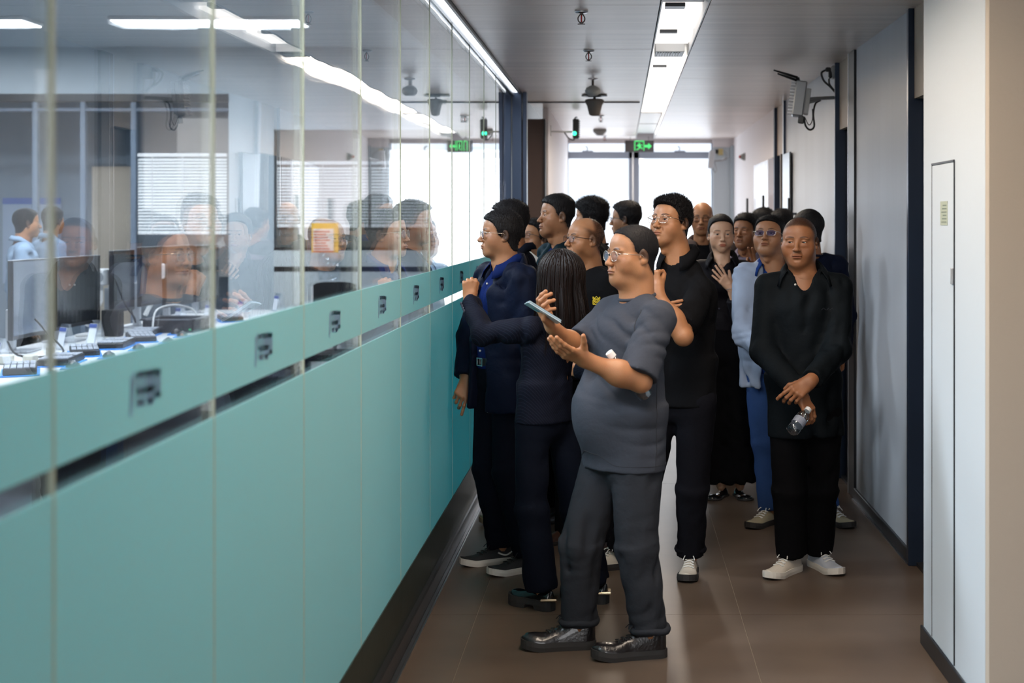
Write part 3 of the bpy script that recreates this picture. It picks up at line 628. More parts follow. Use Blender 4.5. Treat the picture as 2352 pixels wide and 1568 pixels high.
# wireless device on arm at the right wall
def radio(X, Y, s, lab, side=1, dark=False):
    """finned radio unit on a wall arm; X,Y,Z of the arm's wall end at X"""
    mm = mat('light_grey_casting', (.34, .35, .36), .4, .5) if not dark else mat('black_casting', (.015, .018, .02), .45)
    t = empty('wireless_unit', (X, Y, 2.45), lab, 'wireless unit'); b = (X, Y, 2.45)
    def P(px, py): return at(px, py, Y)
    return t, b, mm, P
Y = 9.9
t, b, mm, P = radio(1.42, Y, 1, 'grey finned wireless unit with two antennas on right wall arm')
t.location = b = (1.42, Y, 2.52)
c = P(1836, 228); ang = math.radians(8)
R = np.array(Matrix.Rotation(math.radians(-35), 3, 'Z') @ Matrix.Rotation(ang, 3, 'Y'))
R = np.array(Matrix.Rotation(ang, 3, 'Y') @ Matrix.Rotation(math.radians(-6), 3, 'Z'))
MB().obox(c, R, (.075, .16, .235), .008).build('casing', mm, t, b)
f = MB()
for i in range(11): f.obox(c + R @ np.array([-.052, 0, -.105 + i * .021]), R, (.032, .15, .005))
f.build('cooling_fins', mat('bright_fin', (.62, .62, .62), .35, .5), t, b)
MB().obox(c + R @ np.array([.055, 0, -.01]), R, (.03, .12, .17), .003).build('mounting_plate', mat('grey_plate', (.5, .5, .5), .5, .3), t, b)
MB().obox(c + R @ np.array([.03, 0, -.135]), R, (.04, .05, .05), .005).build('cable_gland', M['black'], t, b)
for a0, a1 in (((1832, 178), (1777, 161)), ((1829, 184), (1786, 169))):
    p, q = P(*a0), P(*a1); MB().tube([P(a0[0] + 2, a0[1] + 8), p], .012).tube([p, p * .5 + q * .5, q], [.009, .008, .005]).build('antenna', M['black'], t, b, True)
MB().tube([P(1858, 228), P(1875, 226), np.append(P(1922, 224)[:2], P(1922, 224)[2])], .012).tube([P(1858, 236), P(1885, 229)], .008).obox(P(1920, 224), np.eye(3), (.012, .06, .09), .003).build('arm', mm, t, b)
MB().tube(spline([P(1847, 268), P(1850, 288), P(1860, 298), P(1870, 290), P(1868, 262), P(1873, 238), P(1885, 230)], 30), .0065).build('cable', M['black'], t, b, True)
MB().tube(spline([P(1849, 270), P(1858, 287), P(1866, 275), P(1866, 250)], 20), .003).build('thin_cable', M['black'], t, b, True)
so = empty('wall_socket', (1.43, Y, 2.72), 'small grey socket box with black plug high on right wall', 'socket'); b = (1.43, Y, 2.72)
MB().obox(P(1916, 166), np.eye(3), (.035, .07, .085), .004).build('socket_box', mat('socket_grey', (.32, .31, .30), .5), so, b)
MB().obox(P(1906, 172), np.eye(3), (.02, .04, .05), .006).obox(P(1902, 160), np.eye(3), (.035, .03, .03), .006).build('plug', M['black'], so, b)
MB().tube(spline([P(1900, 160), P(1887, 167), P(1892, 185), P(1908, 200), P(1921, 215)], 24), .007).tube(spline([P(1904, 180), P(1906, 195), P(1921, 212)], 16), .006).build('plug_cable', M['black'], so, b, True)
# far right unit
Y = 17.8
t, b, mm, P = radio(1.4, Y, 1, 'pale wireless unit on the end wall right of window'); t.location = b = (1.3, 18.7, 2.5)
c = P(1634, 366); R = np.array(Matrix.Rotation(math.radians(6), 3, 'Y'))
MB().obox(c, R, (.07, .12, .22), .01).build('casing', mat('pale_casting', (.55, .58, .62), .5), t, b)
MB().tube([P(1640, 370), P(1660, 368), P(1668, 362)] + [np.array([P(1668, 362)[0], 18.79, P(1668, 362)[2]])], .010).build('arm', mm, t, b)
MB().tube(spline([P(1636, 385), P(1642, 396), P(1646, 388), P(1641, 372)], 16), .006).build('cable', mm, t, b)
so = empty('wall_socket', (P(1668, 340)[0], 18.78, P(1668, 340)[2]), 'pale yellowish socket on the end wall right of window', 'socket')
MB().box(-.03, .03, -.02, .02, -.04, .04, .004).build('socket_box', mat('yellow_socket', (.55, .45, .2), .5), so); MB().box(-.07, -.035, -.04, .02, -.02, .03, .004).build('plug', M['black'], so)
tag(MB().tube(spline([at(1662, 345, 18.7), at(1672, 355, 18.7), at(1668, 366, 18.7), at(1650, 369, 18.5)], 16), .006).build('plug_cable', mm, smooth=True), 'thin grey cable from far socket to pale wireless unit', 'cable')
# small black unit with green lamp on the left
Y = 14.2
t, b, mm, P = radio(-.66, Y, 1, 'small black wireless unit with green lamp on left wall arm', dark=True); t.location = b = (-.67, Y, 2.58)
c = P(1323, 296)
MB().obox(c, np.eye(3), (.06, .10, .19), .008).build('casing', mm, t, b)
f = MB()
for i in range(8): f.obox(c + np.array([.033, 0, -.075 + i * .021]), np.eye(3), (.012, .09, .006))
f.build('cooling_fins', mm, t, b)
MB().tube([P(1320, 276), P(1321, 270), P(1326, 269)], .007).build('antenna', M['black'], t, b)
MB().tube([np.array([-.672, Y, P(0, 302)[2]]), P(1314, 303)], .009).obox((-.668, Y, P(0, 300)[2]), np.eye(3), (.012, .05, .1)).build('arm', M['white'], t, b)
MB().tube(spline([P(1296, 303), P(1306, 317), P(1318, 321), P(1320, 312)], 18), .006).build('cable', M['black'], t, b, True)
MB().lathe([(.002, -.008), (.018, -.006), (.02, 0)], P(1320, 307) - np.array([0, .055, 0]), 12, np.array([[1, 0, 0], [0, 0, 1], [0, -1, 0]])).build('green_lamp', emitmat('unit_green', (.05, 1, .45), 2.2), t, b)
# alarm beacon
p = at(1707, 360, 17.1); al = empty('alarm_beacon', tuple(p), 'small grey cone alarm beacon with red tip on far right wall', 'alarm')
R = np.array([[0, 0, -1], [0, 1, 0], [1, 0, 0]], float)
MB().lathe([(.055, -.06), (.055, -.035), (.03, .02), (.02, .03)], (0, 0, 0), 20, R).build('housing', grey, al); MB().lathe([(.02, .031), (.018, .045), (.004, .052)], (0, 0, 0), 14, R).build('red_lens', red, al)
# ================================================================ SIGNED-DISTANCE MODELLER
def V3(*a): return np.array(a, float)
def unit(v): v = np.asarray(v, float); return v / (np.linalg.norm(v) + 1e-12)
def frame(fwd, up):
    """columns: right, forward, up"""
    f = unit(fwd); r = unit(np.cross(f, up)); u = np.cross(r, f); return np.stack([r, f, u], 1)
class SDF:
    def __init__(s): s.ops = []
    def cap(s, a, b, ra, rb=None, k=.02, w=None, kw=1., sub=False, flat=False):
        s.ops.append(('cap', np.asarray(a, float), np.asarray(b, float), ra, ra if rb is None else rb, k, None if w is None else unit(w), kw, sub, flat)); return s
    def ell(s, c, r, k=.02, R=None, sub=False):
        s.ops.append(('ell', np.asarray(c, float), np.asarray(r, float), k, None if R is None else np.asarray(R, float), sub)); return s
    def cut(s, c, n, rad=9., k=0.):
        """removes the side n points to, within rad of c"""
        s.ops.append(('cut', np.asarray(c, float), unit(n), rad)); return s
    def bounds(s, pad):
        lo = np.full(3, 1e9); hi = -lo
        for o in s.ops:
            if o[0] == 'cap' and not o[8]:
                r = max(o[3], o[4]) * max(1, o[7]); lo = np.minimum(lo, np.minimum(o[1], o[2]) - r); hi = np.maximum(hi, np.maximum(o[1], o[2]) + r)
            if o[0] == 'ell' and not o[5]:
                r = o[2].max() if o[4] is not None else o[2]; lo = np.minimum(lo, o[1] - r); hi = np.maximum(hi, o[1] + r)
        return lo - pad, hi + pad
    def field(s, res, lo=None, hi=None):
        if lo is None: lo, hi = s.bounds(3 * res)
        n = np.ceil((hi - lo) / res).astype(int) + 1
        ax = [(lo[i] + np.arange(n[i]) * res).astype(np.float32) for i in range(3)]
        D = np.full(tuple(n), .08, np.float32)
        for o in s.ops:
            if o[0] == 'cap':
                r = max(o[3], o[4]) * max(1, o[7]); l = np.minimum(o[1], o[2]) - r; h = np.maximum(o[1], o[2]) + r; pad = o[5] + 3 * res
            elif o[0] == 'ell': r = o[2].max() if o[4] is not None else o[2]; l = o[1] - r; h = o[1] + r; pad = o[3] + 3 * res
            else: l = o[1] - o[3]; h = o[1] + o[3]; pad = 0
            i0 = np.clip(np.floor((l - pad - lo) / res).astype(int), 0, n); i1 = np.clip(np.ceil((h + pad - lo) / res).astype(int) + 1, 0, n)
            if (i1 <= i0).any(): continue
            sl = tuple(slice(i0[i], i1[i]) for i in range(3))
            X = ax[0][sl[0]][:, None, None]; Y = ax[1][sl[1]][None, :, None]; Z = ax[2][sl[2]][None, None, :]
            B = D[sl]
            if o[0] == 'cap':
                _, a, b, ra, rb, k, w, kw, sub, flat = o
                ab = b - a; L2 = float(ab @ ab) + 1e-12; L = L2 ** .5
                px, py, pz = X - a[0], Y - a[1], Z - a[2]
                tt = (px * ab[0] + py * ab[1] + pz * ab[2]) / L2; t = np.clip(tt, 0, 1)
                qx, qy, qz = px - t * ab[0], py - t * ab[1], pz - t * ab[2]
                if flat: t2 = np.clip(tt, -.2, 1.2); qx, qy, qz = px - tt * ab[0], py - tt * ab[1], pz - tt * ab[2]; t = np.clip(tt, 0, 1)
                q2 = qx * qx + qy * qy + qz * qz
                if w is not None: rw = qx * w[0] + qy * w[1] + qz * w[2]; q2 = q2 - rw * rw * (1 - 1 / (kw * kw))
                d = np.sqrt(np.maximum(q2, 0)) - (ra + (rb - ra) * t)
                if flat: d = np.maximum(d, np.maximum((tt - 1) * L, -tt * L - (.0 if flat != 2 else 1)))
            elif o[0] == 'ell':
                _, c, r, k, R, sub = o
                px, py, pz = X - c[0], Y - c[1], Z - c[2]
                if R is not None:
                    px, py, pz = (px * R[0, 0] + py * R[1, 0] + pz * R[2, 0], px * R[0, 1] + py * R[1, 1] + pz * R[2, 1], px * R[0, 2] + py * R[1, 2] + pz * R[2, 2])
                a1, a2, a3 = px / r[0], py / r[1], pz / r[2]
                k0 = np.sqrt(a1 * a1 + a2 * a2 + a3 * a3); k1 = np.sqrt((a1 / r[0]) ** 2 + (a2 / r[1]) ** 2 + (a3 / r[2]) ** 2) + 1e-9
                d = k0 * (k0 - 1) / k1
            else:
                _, c, nn, rad = o
                d = (X - c[0]) * nn[0] + (Y - c[1]) * nn[1] + (Z - c[2]) * nn[2]
                if rad < 5:
                    dd = (X - c[0]) ** 2 + (Y - c[1]) ** 2 + (Z - c[2]) ** 2
                    D[sl] = np.where(dd < rad * rad, np.maximum(B, d), B)
                else: D[sl] = np.maximum(B, d)
                continue
            if sub:
                d = -d; h = np.clip(.5 - .5 * (B - d) / k, 0, 1); D[sl] = B * (1 - h) + d * h + k * h * (1 - h)
            else:
                h = np.clip(.5 + .5 * (B - d) / k, 0, 1); D[sl] = B * (1 - h) + d * h - k * h * (1 - h)
        return D, lo, ax
def nets(D, lo, res, disp=None):
    """surface nets; disp(P) adds to the field in the narrow band"""
    if disp is not None:
        m = np.abs(D) < 3.0 * res; ii = np.argwhere(m); P = lo + ii * res; D = D.copy(); D[m] += disp(P).astype(np.float32)
    s = D < 0
    c = s[:-1, :-1, :-1].astype(np.int8); c = c.copy()
    for dx, dy, dz in ((0, 0, 1), (0, 1, 0), (0, 1, 1), (1, 0, 0), (1, 0, 1), (1, 1, 0), (1, 1, 1)):
        c += s[dx:s.shape[0] - 1 + dx, dy:s.shape[1] - 1 + dy, dz:s.shape[2] - 1 + dz]
    act = (c > 0) & (c < 8); idx = np.full(act.shape, -1, np.int32); cells = np.argwhere(act); N = len(cells)
    idx[act] = np.arange(N)
    acc = np.zeros((N, 3)); cnt = np.zeros(N)
    cr = [(0, 0, 0), (0, 0, 1), (0, 1, 0), (0, 1, 1), (1, 0, 0), (1, 0, 1), (1, 1, 0), (1, 1, 1)]
    vals = np.stack([D[cells[:, 0] + a, cells[:, 1] + b, cells[:, 2] + e] for a, b, e in cr], 1)
    for i in range(8):
        for ax_ in range(3):
            if cr[i][ax_] == 1: continue
            j = i + (4, 2, 1)[ax_]; v0 = vals[:, i]; v1 = vals[:, j]; m = (v0 < 0) != (v1 < 0)
            t = v0[m] / (v0[m] - v1[m]); p = np.tile(np.array(cr[i], float), (len(t), 1)); p[:, ax_] += t
            acc[m] += p; cnt[m] += 1
    Vv = lo + (cells + acc / cnt[:, None]) * res
    Q = []
    for ax_ in range(3):
        sh = [slice(None)] * 3; sh2 = [slice(None)] * 3; sh[ax_] = slice(0, -1); sh2[ax_] = slice(1, None)
        a = s[tuple(sh)]; b = s[tuple(sh2)]; e = np.argwhere(a != b)
        o1, o2 = [(1, 2), (2, 0), (0, 1)][ax_]
        ok = (e[:, o1] > 0) & (e[:, o2] > 0) & (e[:, o1] < idx.shape[o1]) & (e[:, o2] < idx.shape[o2]); e = e[ok]
        ins = a[e[:, 0], e[:, 1], e[:, 2]]
        def g(d1, d2):
            f = e.copy(); f[:, o1] -= d1; f[:, o2] -= d2; return idx[f[:, 0], f[:, 1], f[:, 2]]
        q = np.stack([g(1, 1), g(0, 1), g(0, 0), g(1, 0)], 1); q[~ins] = q[~ins][:, ::-1]; Q.append(q)
    return Vv, np.concatenate(Q)
def sst(e0, e1, x): t = np.clip((x - e0) / (e1 - e0), 0, 1); return t * t * (3 - 2 * t)
def wrinkle(seed, amp=.004, f=(38, 95), folds=(), nw=5, calm=None):
    """cloth folds: warped sine ridges; folds = (centre, axis, sigma, amp, wavelength)"""
    r = np.random.default_rng(seed); W_ = [(unit(r.normal(size=3) * (1, 1, .45)), r.uniform(*f), r.uniform(0, 6.3)) for _ in range(nw)]
    def fn(P):
        out = np.zeros(len(P)); wp = np.sin(P @ r_a) * .8
        for d, q, ph in W_: out += np.sin(q * (P @ d) + ph + 1.3 * np.sin(.37 * q * (P @ np.roll(d, 1)) + ph) + wp)
        out = (np.exp(out * .55) - 1.25) * amp * .9 * (.55 + .45 * np.sin(P @ r_b + 1.))
        for c, a, sg, am, wl in folds:
            q = P - c; g = np.exp(-(q * q).sum(1) / (2 * sg * sg)); a = unit(a); sd = unit(np.cross(a, (.3, .9, .2)))
            w2 = np.sin(6.283 / wl * (q @ a + .45 * (q @ sd)) + 2.2 * np.sin(11 * (q @ sd) + 3 * wp) + 1.5 * wp); out += am * g * (np.exp(1.1 * w2) - 1.3) * .42 * (.5 + .5 * np.sin(P @ r_b * 1.7))
        if calm is not None: out *= sst(.07, .17, np.sqrt(((P - calm) ** 2).sum(1)))
        return out
    r_a = r.normal(size=3) * 9; r_b = r.normal(size=3) * 9
    return fn
# ================================================================ PEOPLE
SK = (.50, .265, .155)
SKIN = [mat('skin_%d' % i, c, .46, attr='tint', bump=.08, bscale=220, var=.07, vscale=22, sss=.12, spec=.4) for i, c in
        enumerate(((.36, .165, .078), (.28, .120, .056), (.56, .33, .215), (.33, .155, .078)))]
HAIRM = mat('black_hair', (.0075, .0065, .0075), .6, bump=.8, bscale=160, stretch=(1, 1, .25), spec=.2, bdist=.005)
HAIRB = mat('dark_brown_long_hair', (.010, .0048, .004), .5, bump=.4, bscale=120, stretch=(1, 1, .06), spec=.22, bdist=.004)
BUZZ = mat('cropped_hair', (.018, .015, .015), .8, bump=.6, bscale=400, spec=.2, bdist=.003)
EYEW = mat('eye_white', (.62, .58, .54), .2); EYEI = mat('dark_iris', (.012, .007, .005), .12, spec=.7)
LENS = glassmat('spectacle_lens', (.97, .97, .98), .035, 4., gcol=(.85, .9, 1)); LENSB = glassmat('blue_coated_lens', (.80, .84, .98), .16, 2.5, gcol=(.35, .42, 1))
GOLD = mat('thin_metal_frame', (.70, .60, .50), .25, 1.); BLKF = mat('black_spectacle_frame', (.02, .02, .025), .3)
def head_sdf(p):
    """p: shape parameters; returns SDF of head skin and of the bare skull (for hair)"""
    w = p.get('wid', 1.); fat = p.get('fat', 0.); fem = p.get('fem', 0.); ch = p.get('chin', 0.)
    s = SDF(); k = .022
    def skull(q):
        q.ell((0, -.014, .032), (.076 * w, .095, .083), k); q.ell((0, .028, .032), (.064 * w, .056, .062), k)
    skull(s)
    s.ell((0, .034, -.018), (.062 * w + .004 * fat, .050, .062), k)
    for x in (-1, 1):
        s.ell((x * .046 * w, .046, -.022), (.022 + .006 * fat, .024, .021), k)
        s.ell((x * (.046 + .008 * fat - .006 * fem) * w, .002, -.062), (.018 + .008 * fat, .028, .026), .028)
        s.ell((x * .037 * w, .050 + .004 * fat, -.048), (.020 + .007 * fat, .022, .026), .024)
    s.ell((0, .022, -.064), (.052 * w - .004 * fem, .052, .040), k)
    s.ell((0, .064 + ch, -.096 + .003 * fem), (.031 - .012 * fem + .003 * fat, .0165, .017), .034)
    if not fem: s.ell((0, .044, -.088), (.038, .030, .021), .028)
    s.ell((0, .063, -.062), (.031, .029, .026), .018)
    for x in (-1, 1): s.ell((x * .047 * w, .026, -.036), (.019 + .004 * fat, .030, .030), .03)
    if fat: s.ell((0, .030, -.100), (.046 * fat, .048, .026), .03)
    for x in (-1, 1): s.ell((x * .028, .073, .0175), (.026, .0125 - .003 * fem, .0075), .012)
    # neck (goes down to the body)
    nr = .060 * (1 + .10 * fat) - .012 * fem
    nb = p['neck']; s.cap((0, -.022, -.055), nb, nr, nr * 1.08, .03)
    for x in (-1, 1): s.cap((x * .045, -.02, -.06), nb + V3(x * .018, .035, 0), .010, .012, .02)
    s.ell((0, .030, -.142), (.012, .010, .014), .02)
    # sockets, lids
    ey = p.get('eyz', 0.)
    for x in (-1, 1):
        s.ell((x * .0325, .099, .003), (.022, .020, .0155), .012, sub=True)
        s.ell((x * .0315, .0705, 0), (.0150, .0150, .0140), .004)
        s.ell((x * .032, .0755, -.014), (.017, .008, .007), .012)
    # nose
    s.cap((0, .080, .006), (0, .101, -.028), .0078, .0100, .010); s.ell((0, .104, -.033), (.0125, .0120, .0100), .006)
    for x in (-1, 1):
        s.ell((x * .0135, .0945, -.036), (.0080, .0100, .0075), .005)
        s.ell((x * .0065, .101, -.0425), (.0038, .0045, .003), .002, sub=True)
    # mouth
    s.ell((0, .0915, -.0605), (.0235, .0070, .0052), .006); s.ell((0, .0895, -.0700), (.0195, .0080, .0060), .006)
    s.ell((0, .1035, -.0655), (.0260, .0130, .0013 + p.get('open', 0.)), .003, sub=True)
    s.ell((0, .0960, -.0815), (.0150, .0060, .0040), .008, sub=True)
    for x in (-1, 1):
        s.ell((x * .0245, .090, -.050), (.0022, .008, .013), .007, R=np.array(Matrix.Rotation(-x * .45, 3, 'Y')), sub=True)
        op = p.get('eye', 1.)
        s.ell((x * .0317, .0885, -.0006), (.0132, .0130, .0040 * op), .0012, R=np.array(Matrix.Rotation(x * .06, 3, 'Y')), sub=True)
    # ears
    for x in (-1, 1):
        Re = np.array(Matrix.Rotation(x * .32, 3, 'Z')) @ np.array(Matrix.Rotation(-.18, 3, 'X'))
        s.ell((x * .0785 * w, -.010, -.004), (.0075, .0185, .0300), .005, R=Re)
        s.ell((x * (.0855 * w), -.004, -.004), (.0065, .0115, .0190), .004, R=Re, sub=True)
        s.ell((x * .0765 * w, -.004, -.026), (.0070, .0090, .0110), .005)
        s.ell((x * .079 * w, .006, -.006), (.0045, .004, .007), .004)
    sk = SDF(); skull(sk); sk.ell((0, .034, -.018), (.062 * w, .050, .062), k); sk.ell((0, .022, -.064), (.052 * w, .052, .040), k)
    sk.cap((0, -.022, -.055), (0, -.030, -.13), nr, nr, .03)
    return s, sk
HLZ = np.array([-.14, -.088, -.065, -.035, -.018, .0, .03, .05, .064, .076, .092, .13]); HLY = np.array([-.2, -.070, -.045, -.024, .004, .026, .034, .047, .060, .085, .2, .3])
HLF = np.array([-.2, -.090, -.060, -.030, .002, .014, .026, .040, .052, .070, .15, .3])
def hair_disp_mask(P, hd):
    z = P[:, 2]; y = P[:, 1]; x = np.abs(P[:, 0]); hl = hd.get('hl', 0.)
    yb = np.interp(z - hl, HLZ, HLF if hd.get('fem') else HLY)
    yb = yb - hd.get('hy', 0.); w_ = hd.get('soft', .006)
    m = sst(-w_, w_, yb - y + .0010 * np.sin(420 * x + 90 * z) + .0010 * np.sin(510 * z + 70 * x))
    m *= sst(-.092, -.074, z - hd.get('nape', 0.))
    if hd.get('bald'): bz = hd['bald']; m *= 1 - sst(bz - .006, bz + .016, z - .25 * y) * sst(-.02 + hd.get('crown', 0), .01 + hd.get('crown', 0), y)
    if hd.get('spot'): sy, sz_, sr_ = hd['spot']; m *= sst(sr_ * .6, sr_ * 1.25, np.sqrt(P[:, 0] ** 2 + (y - sy) ** 2 + (z - sz_) ** 2))
    return m
def make_head(C, yaw, pitch, roll, p, neck_world, scale=1., res=.0021, hair=None, skin=0):
    """returns world verts/faces/tint of the head skin, hair meshes, and the local->world map"""
    R = np.array(Matrix.Rotation(math.pi - math.radians(yaw) if False else 0, 3, 'Z'))
    a = math.radians(yaw); F = V3(-math.sin(a), -math.cos(a), 0); Rr = V3(-math.cos(a), math.sin(a), 0)   # forward, person's right
    cp, sp = math.cos(math.radians(pitch)), math.sin(math.radians(pitch)); U = V3(0, 0, 1)
    F2 = F * cp + U * sp; U2 = U * cp - F * sp
    cr, sr = math.cos(math.radians(roll)), math.sin(math.radians(roll)); R3 = Rr * cr + U2 * sr; U3 = U2 * cr - Rr * sr
    B = np.stack([R3, F2, U3], 1)
    tow = lambda q: C + scale * (np.asarray(q, float) @ B.T)
    p = dict(p); nl = ((neck_world - C) @ B) / scale; p['neck'] = nl
    s, sk = head_sdf(p); D, lo, ax = s.field(res)
    Vl, Q = nets(D, lo, res)
    # colours that belong to the skin
    x, y, z = Vl[:, 0], Vl[:, 1], Vl[:, 2]; T = np.ones((len(Vl), 3)); front = sst(.05, .065, y)
    def paint(m, c): T[:] = T * (1 - m[:, None]) + np.array(c) * m[:, None]
    lipc = p.get('lip', (.74, .50, .50))
    hw = np.clip(1 - (np.abs(x) / .0235) ** 2, 0, 1)
    paint(front * sst(.0015, -.001, np.abs(z + .0655) - .0095 * hw) * (hw > 0), lipc)
    paint(front * sst(.001, -.0006, np.abs(z + .0655) - .0014) * (np.abs(x) < .0245) * .75, (.28, .14, .13))
    ax_ = np.abs(x); bz = .0205 + .004 * np.sin(np.clip((ax_ - .012) / .036, 0, 1) * 2.6) + p.get('brow_lift', 0.); bt = .0030 * p.get('brow_t', 1.) * np.clip(1.3 - np.abs(ax_ - .028) / .022, .35, 1)
    paint(sst(.0022, -.0008, np.abs(z - bz) - bt) * sst(.011, .015, ax_) * sst(.053, .047, ax_) * front * p.get('brow', .9), (.10, .085, .085))
    op = p.get('eye', 1.); ex = (ax_ - .0317) / .0150; lid = np.clip(1 - ex * ex, 0, 1)
    paint(front * sst(.0016, .0, np.abs(z - (.0040 * op * np.sqrt(lid) * .9) - .0005) - .0007) * (lid > 0) * .85, (.10, .07, .07))
    paint(front * sst(.012, .004, np.abs(z + .012)) * sst(.02, .008, np.abs(ax_ - .03)) * .22, (.62, .5, .5))
    paint(sst(.04, .02, np.abs(z + .035)) * sst(.03, .015, np.abs(ax_ - .05)) * sst(.02, .05, y) * .16, (1., .68, .62))
    st = p.get('stubble', .18); paint(sst(-.045, -.06, z) * sst(-.13, -.11, z) * sst(.02, .05, y) * st, (.55, .55, .58))
    out = {'tow': tow, 'B': B}
    if hair is not None:
        m = hair_disp_mask(Vl, dict(hair, soft=max(.010, hair.get('soft', .006) * 1.6)))
        if not hair.get('fem') or True: paint(m * .93 * hair.get('cov', 1.), (.10, .09, .095))
    me = (tow(Vl), Q, np.clip(T, 0, 1.2)); hm = []
    if hair is not None and (hair.get('top', .006) > 0.0025 or hair.get('spikes')):
        hr = max(res * 1.3, .0033); Dk, lk, axk = sk.field(hr, *[v for v in (np.array([-.12, -.145, -.12]), np.array([.12, .125, .165]))])
        t0, t1 = hair.get('side', .004), hair.get('top', .010); rr = np.random.default_rng(hair.get('seed', 1)); fr = hair.get('noise', .0015)
        A_ = rr.normal(size=(6, 3)); A_ /= np.linalg.norm(A_, axis=1)[:, None]; PH = rr.uniform(0, 6.3, 6)
        near = np.abs(Dk) < .05; ii = np.argwhere(near); P = lk + ii * hr
        mk = hair_disp_mask(P, hair); tz = sst(.045, .095, P[:, 2] + hair.get('tf', .0) * P[:, 1]); nz_ = np.zeros(len(P))
        for j in range(6): nz_ += np.sin((170 + 45 * j) * (P @ A_[j]) + PH[j] + 2 * np.sin(60 * (P @ A_[(j + 1) % 6])))
        th = t0 + (t1 - t0) * tz + hair.get('frontal', 0.) * sst(.04, .09, P[:, 1]) * sst(.06, .09, P[:, 2]) + hair.get('backk', 0.) * sst(-.05, -.1, P[:, 1])
        nz2 = np.sin(38 * P[:, 0] + PH[0]) * np.sin(33 * P[:, 1] + PH[1]) * .12 * hair.get('lump', 1.)
        val = Dk[near] + .006 - (th * (1 + nz2) + .006) * mk - nz_ / 6 * fr * mk
        Dk[:] = np.where(near, 0, np.where(Dk > 0, .05, -.05)); Dk[near] = val
        # cap only: drop what lies inside the head
        Vh, Qh = nets(Dk, lk, hr); mh = hair_disp_mask(Vh, hair); keep = (mh[Qh] > .18).all(1); Qh = Qh[keep]
        us = np.unique(Qh); mp = np.full(len(Vh), -1); mp[us] = np.arange(len(us))
        
        if hair.get('top', .006) > .0025: hm.append((tow(Vh[us]), mp[Qh]))
        if hair.get('spikes'):
            n = hair['spikes']; Lh = hair.get('slen', .018)
            cand = us[(Vh[us][:, 2] > hair.get('szmin', .035))]; pick = rr.choice(cand, n); P0 = Vh[pick]; nrm = unit_rows(P0 - V3(0, -.01, .0))
            dr = unit_rows(nrm * hair.get('sup', .7) + np.array(hair.get('sdir', (0, .6, .6))) + rr.normal(size=(n, 3)) * .22)
            sd = unit_rows(np.cross(dr, rr.normal(size=(n, 3)))); sd2 = np.cross(dr, sd); ln = Lh * rr.uniform(.5, 1.15, (n, 1)) * sst(-.1, .06, P0[:, 1:2] * hair.get('sfr', 0) + .06)
            b0 = P0 - dr * .005; wv = hair.get('sw', .0011); gr = V3(0, 0, -1)
            pts = [b0 + sd * wv, b0 - sd * wv * .5 + sd2 * wv, b0 - sd * wv * .5 - sd2 * wv]
            mid = b0 + dr * ln * .6; pts += [mid + sd * wv * .7, mid - sd * wv * .4 + sd2 * wv * .6, mid - sd * wv * .4 - sd2 * wv * .6]
            tip = b0 + dr * ln * 1.1 + hair.get('droop', .0) * gr * ln
            VV = np.stack(pts + [tip], 1).reshape(-1, 3); o_ = np.arange(n)[:, None] * 7
            T3 = np.concatenate([o_ + np.array([[a, b, c]]) for a, b, c in ((0, 1, 4), (0, 4, 3), (1, 2, 5), (1, 5, 4), (2, 0, 3), (2, 3, 5), (3, 4, 6), (4, 5, 6), (5, 3, 6))])
            out['spikes'] = (tow(VV), T3)
    out['head'] = me; out['hair'] = hm; out['scale'] = scale
    return out
def seam(parent_obj, base, pts, m, r=.0016, closed=False, name='seam', lift=.0006):
    """stitched line laid on the cloth surface"""
    bm_ = bpy.context.evaluated_depsgraph_get(); P = []
    for q in pts:
        ok, co, no, _ = parent_obj.closest_point_on_mesh(Vector([float(x) for x in (np.asarray(q) - base)]))
        if ok: P.append(np.array(co) + np.array(no) * lift)
    return MB().tube(np.array(P), r, 5, closed=closed).build(name, m, parent_obj)
def unit_rows(a): return a / (np.linalg.norm(a, axis=1)[:, None] + 1e-12)
def eye_mesh(tow, B, side, gaze, parent, base, sc):
    """eyeball as a mesh of its own, iris towards gaze (degrees: right+, up+)"""
    gx, gy = math.radians(gaze[0]), math.radians(gaze[1]); d = V3(math.sin(gx), math.cos(gx) * math.cos(gy), math.sin(gy))
    d = unit(d); u = unit(np.cross(d, (0, 0, 1))); v = np.cross(u, d); rings = [0, 12, 26, 34, 52, 75, 100]; n = 18; V = [V3(*d)]; F = []; ids = []
    r0 = .0126
    for a in rings[1:]:
        a = math.radians(a)
        for k in range(n): t = k * 2 * math.pi / n; V.append(d * math.cos(a) + (u * math.cos(t) + v * math.sin(t)) * math.sin(a))
    for k in range(n): F.append((0, 1 + k, 1 + (k + 1) % n)); ids.append(1)
    for i in range(len(rings) - 2):
        for k in range(n):
            a = 1 + i * n + k; b = 1 + i * n + (k + 1) % n; F.append((a, a + n, b + n, b)); ids.append(1 if i < 1 else (1 if rings[i + 1] < 30 and i < 2 else 0))
    V = np.array(V) * r0 + V3(side * .0315, .0705, 0)
    return mesh('eye', tow(V), F, [EYEW, EYEI], parent, base, True, mids=ids)
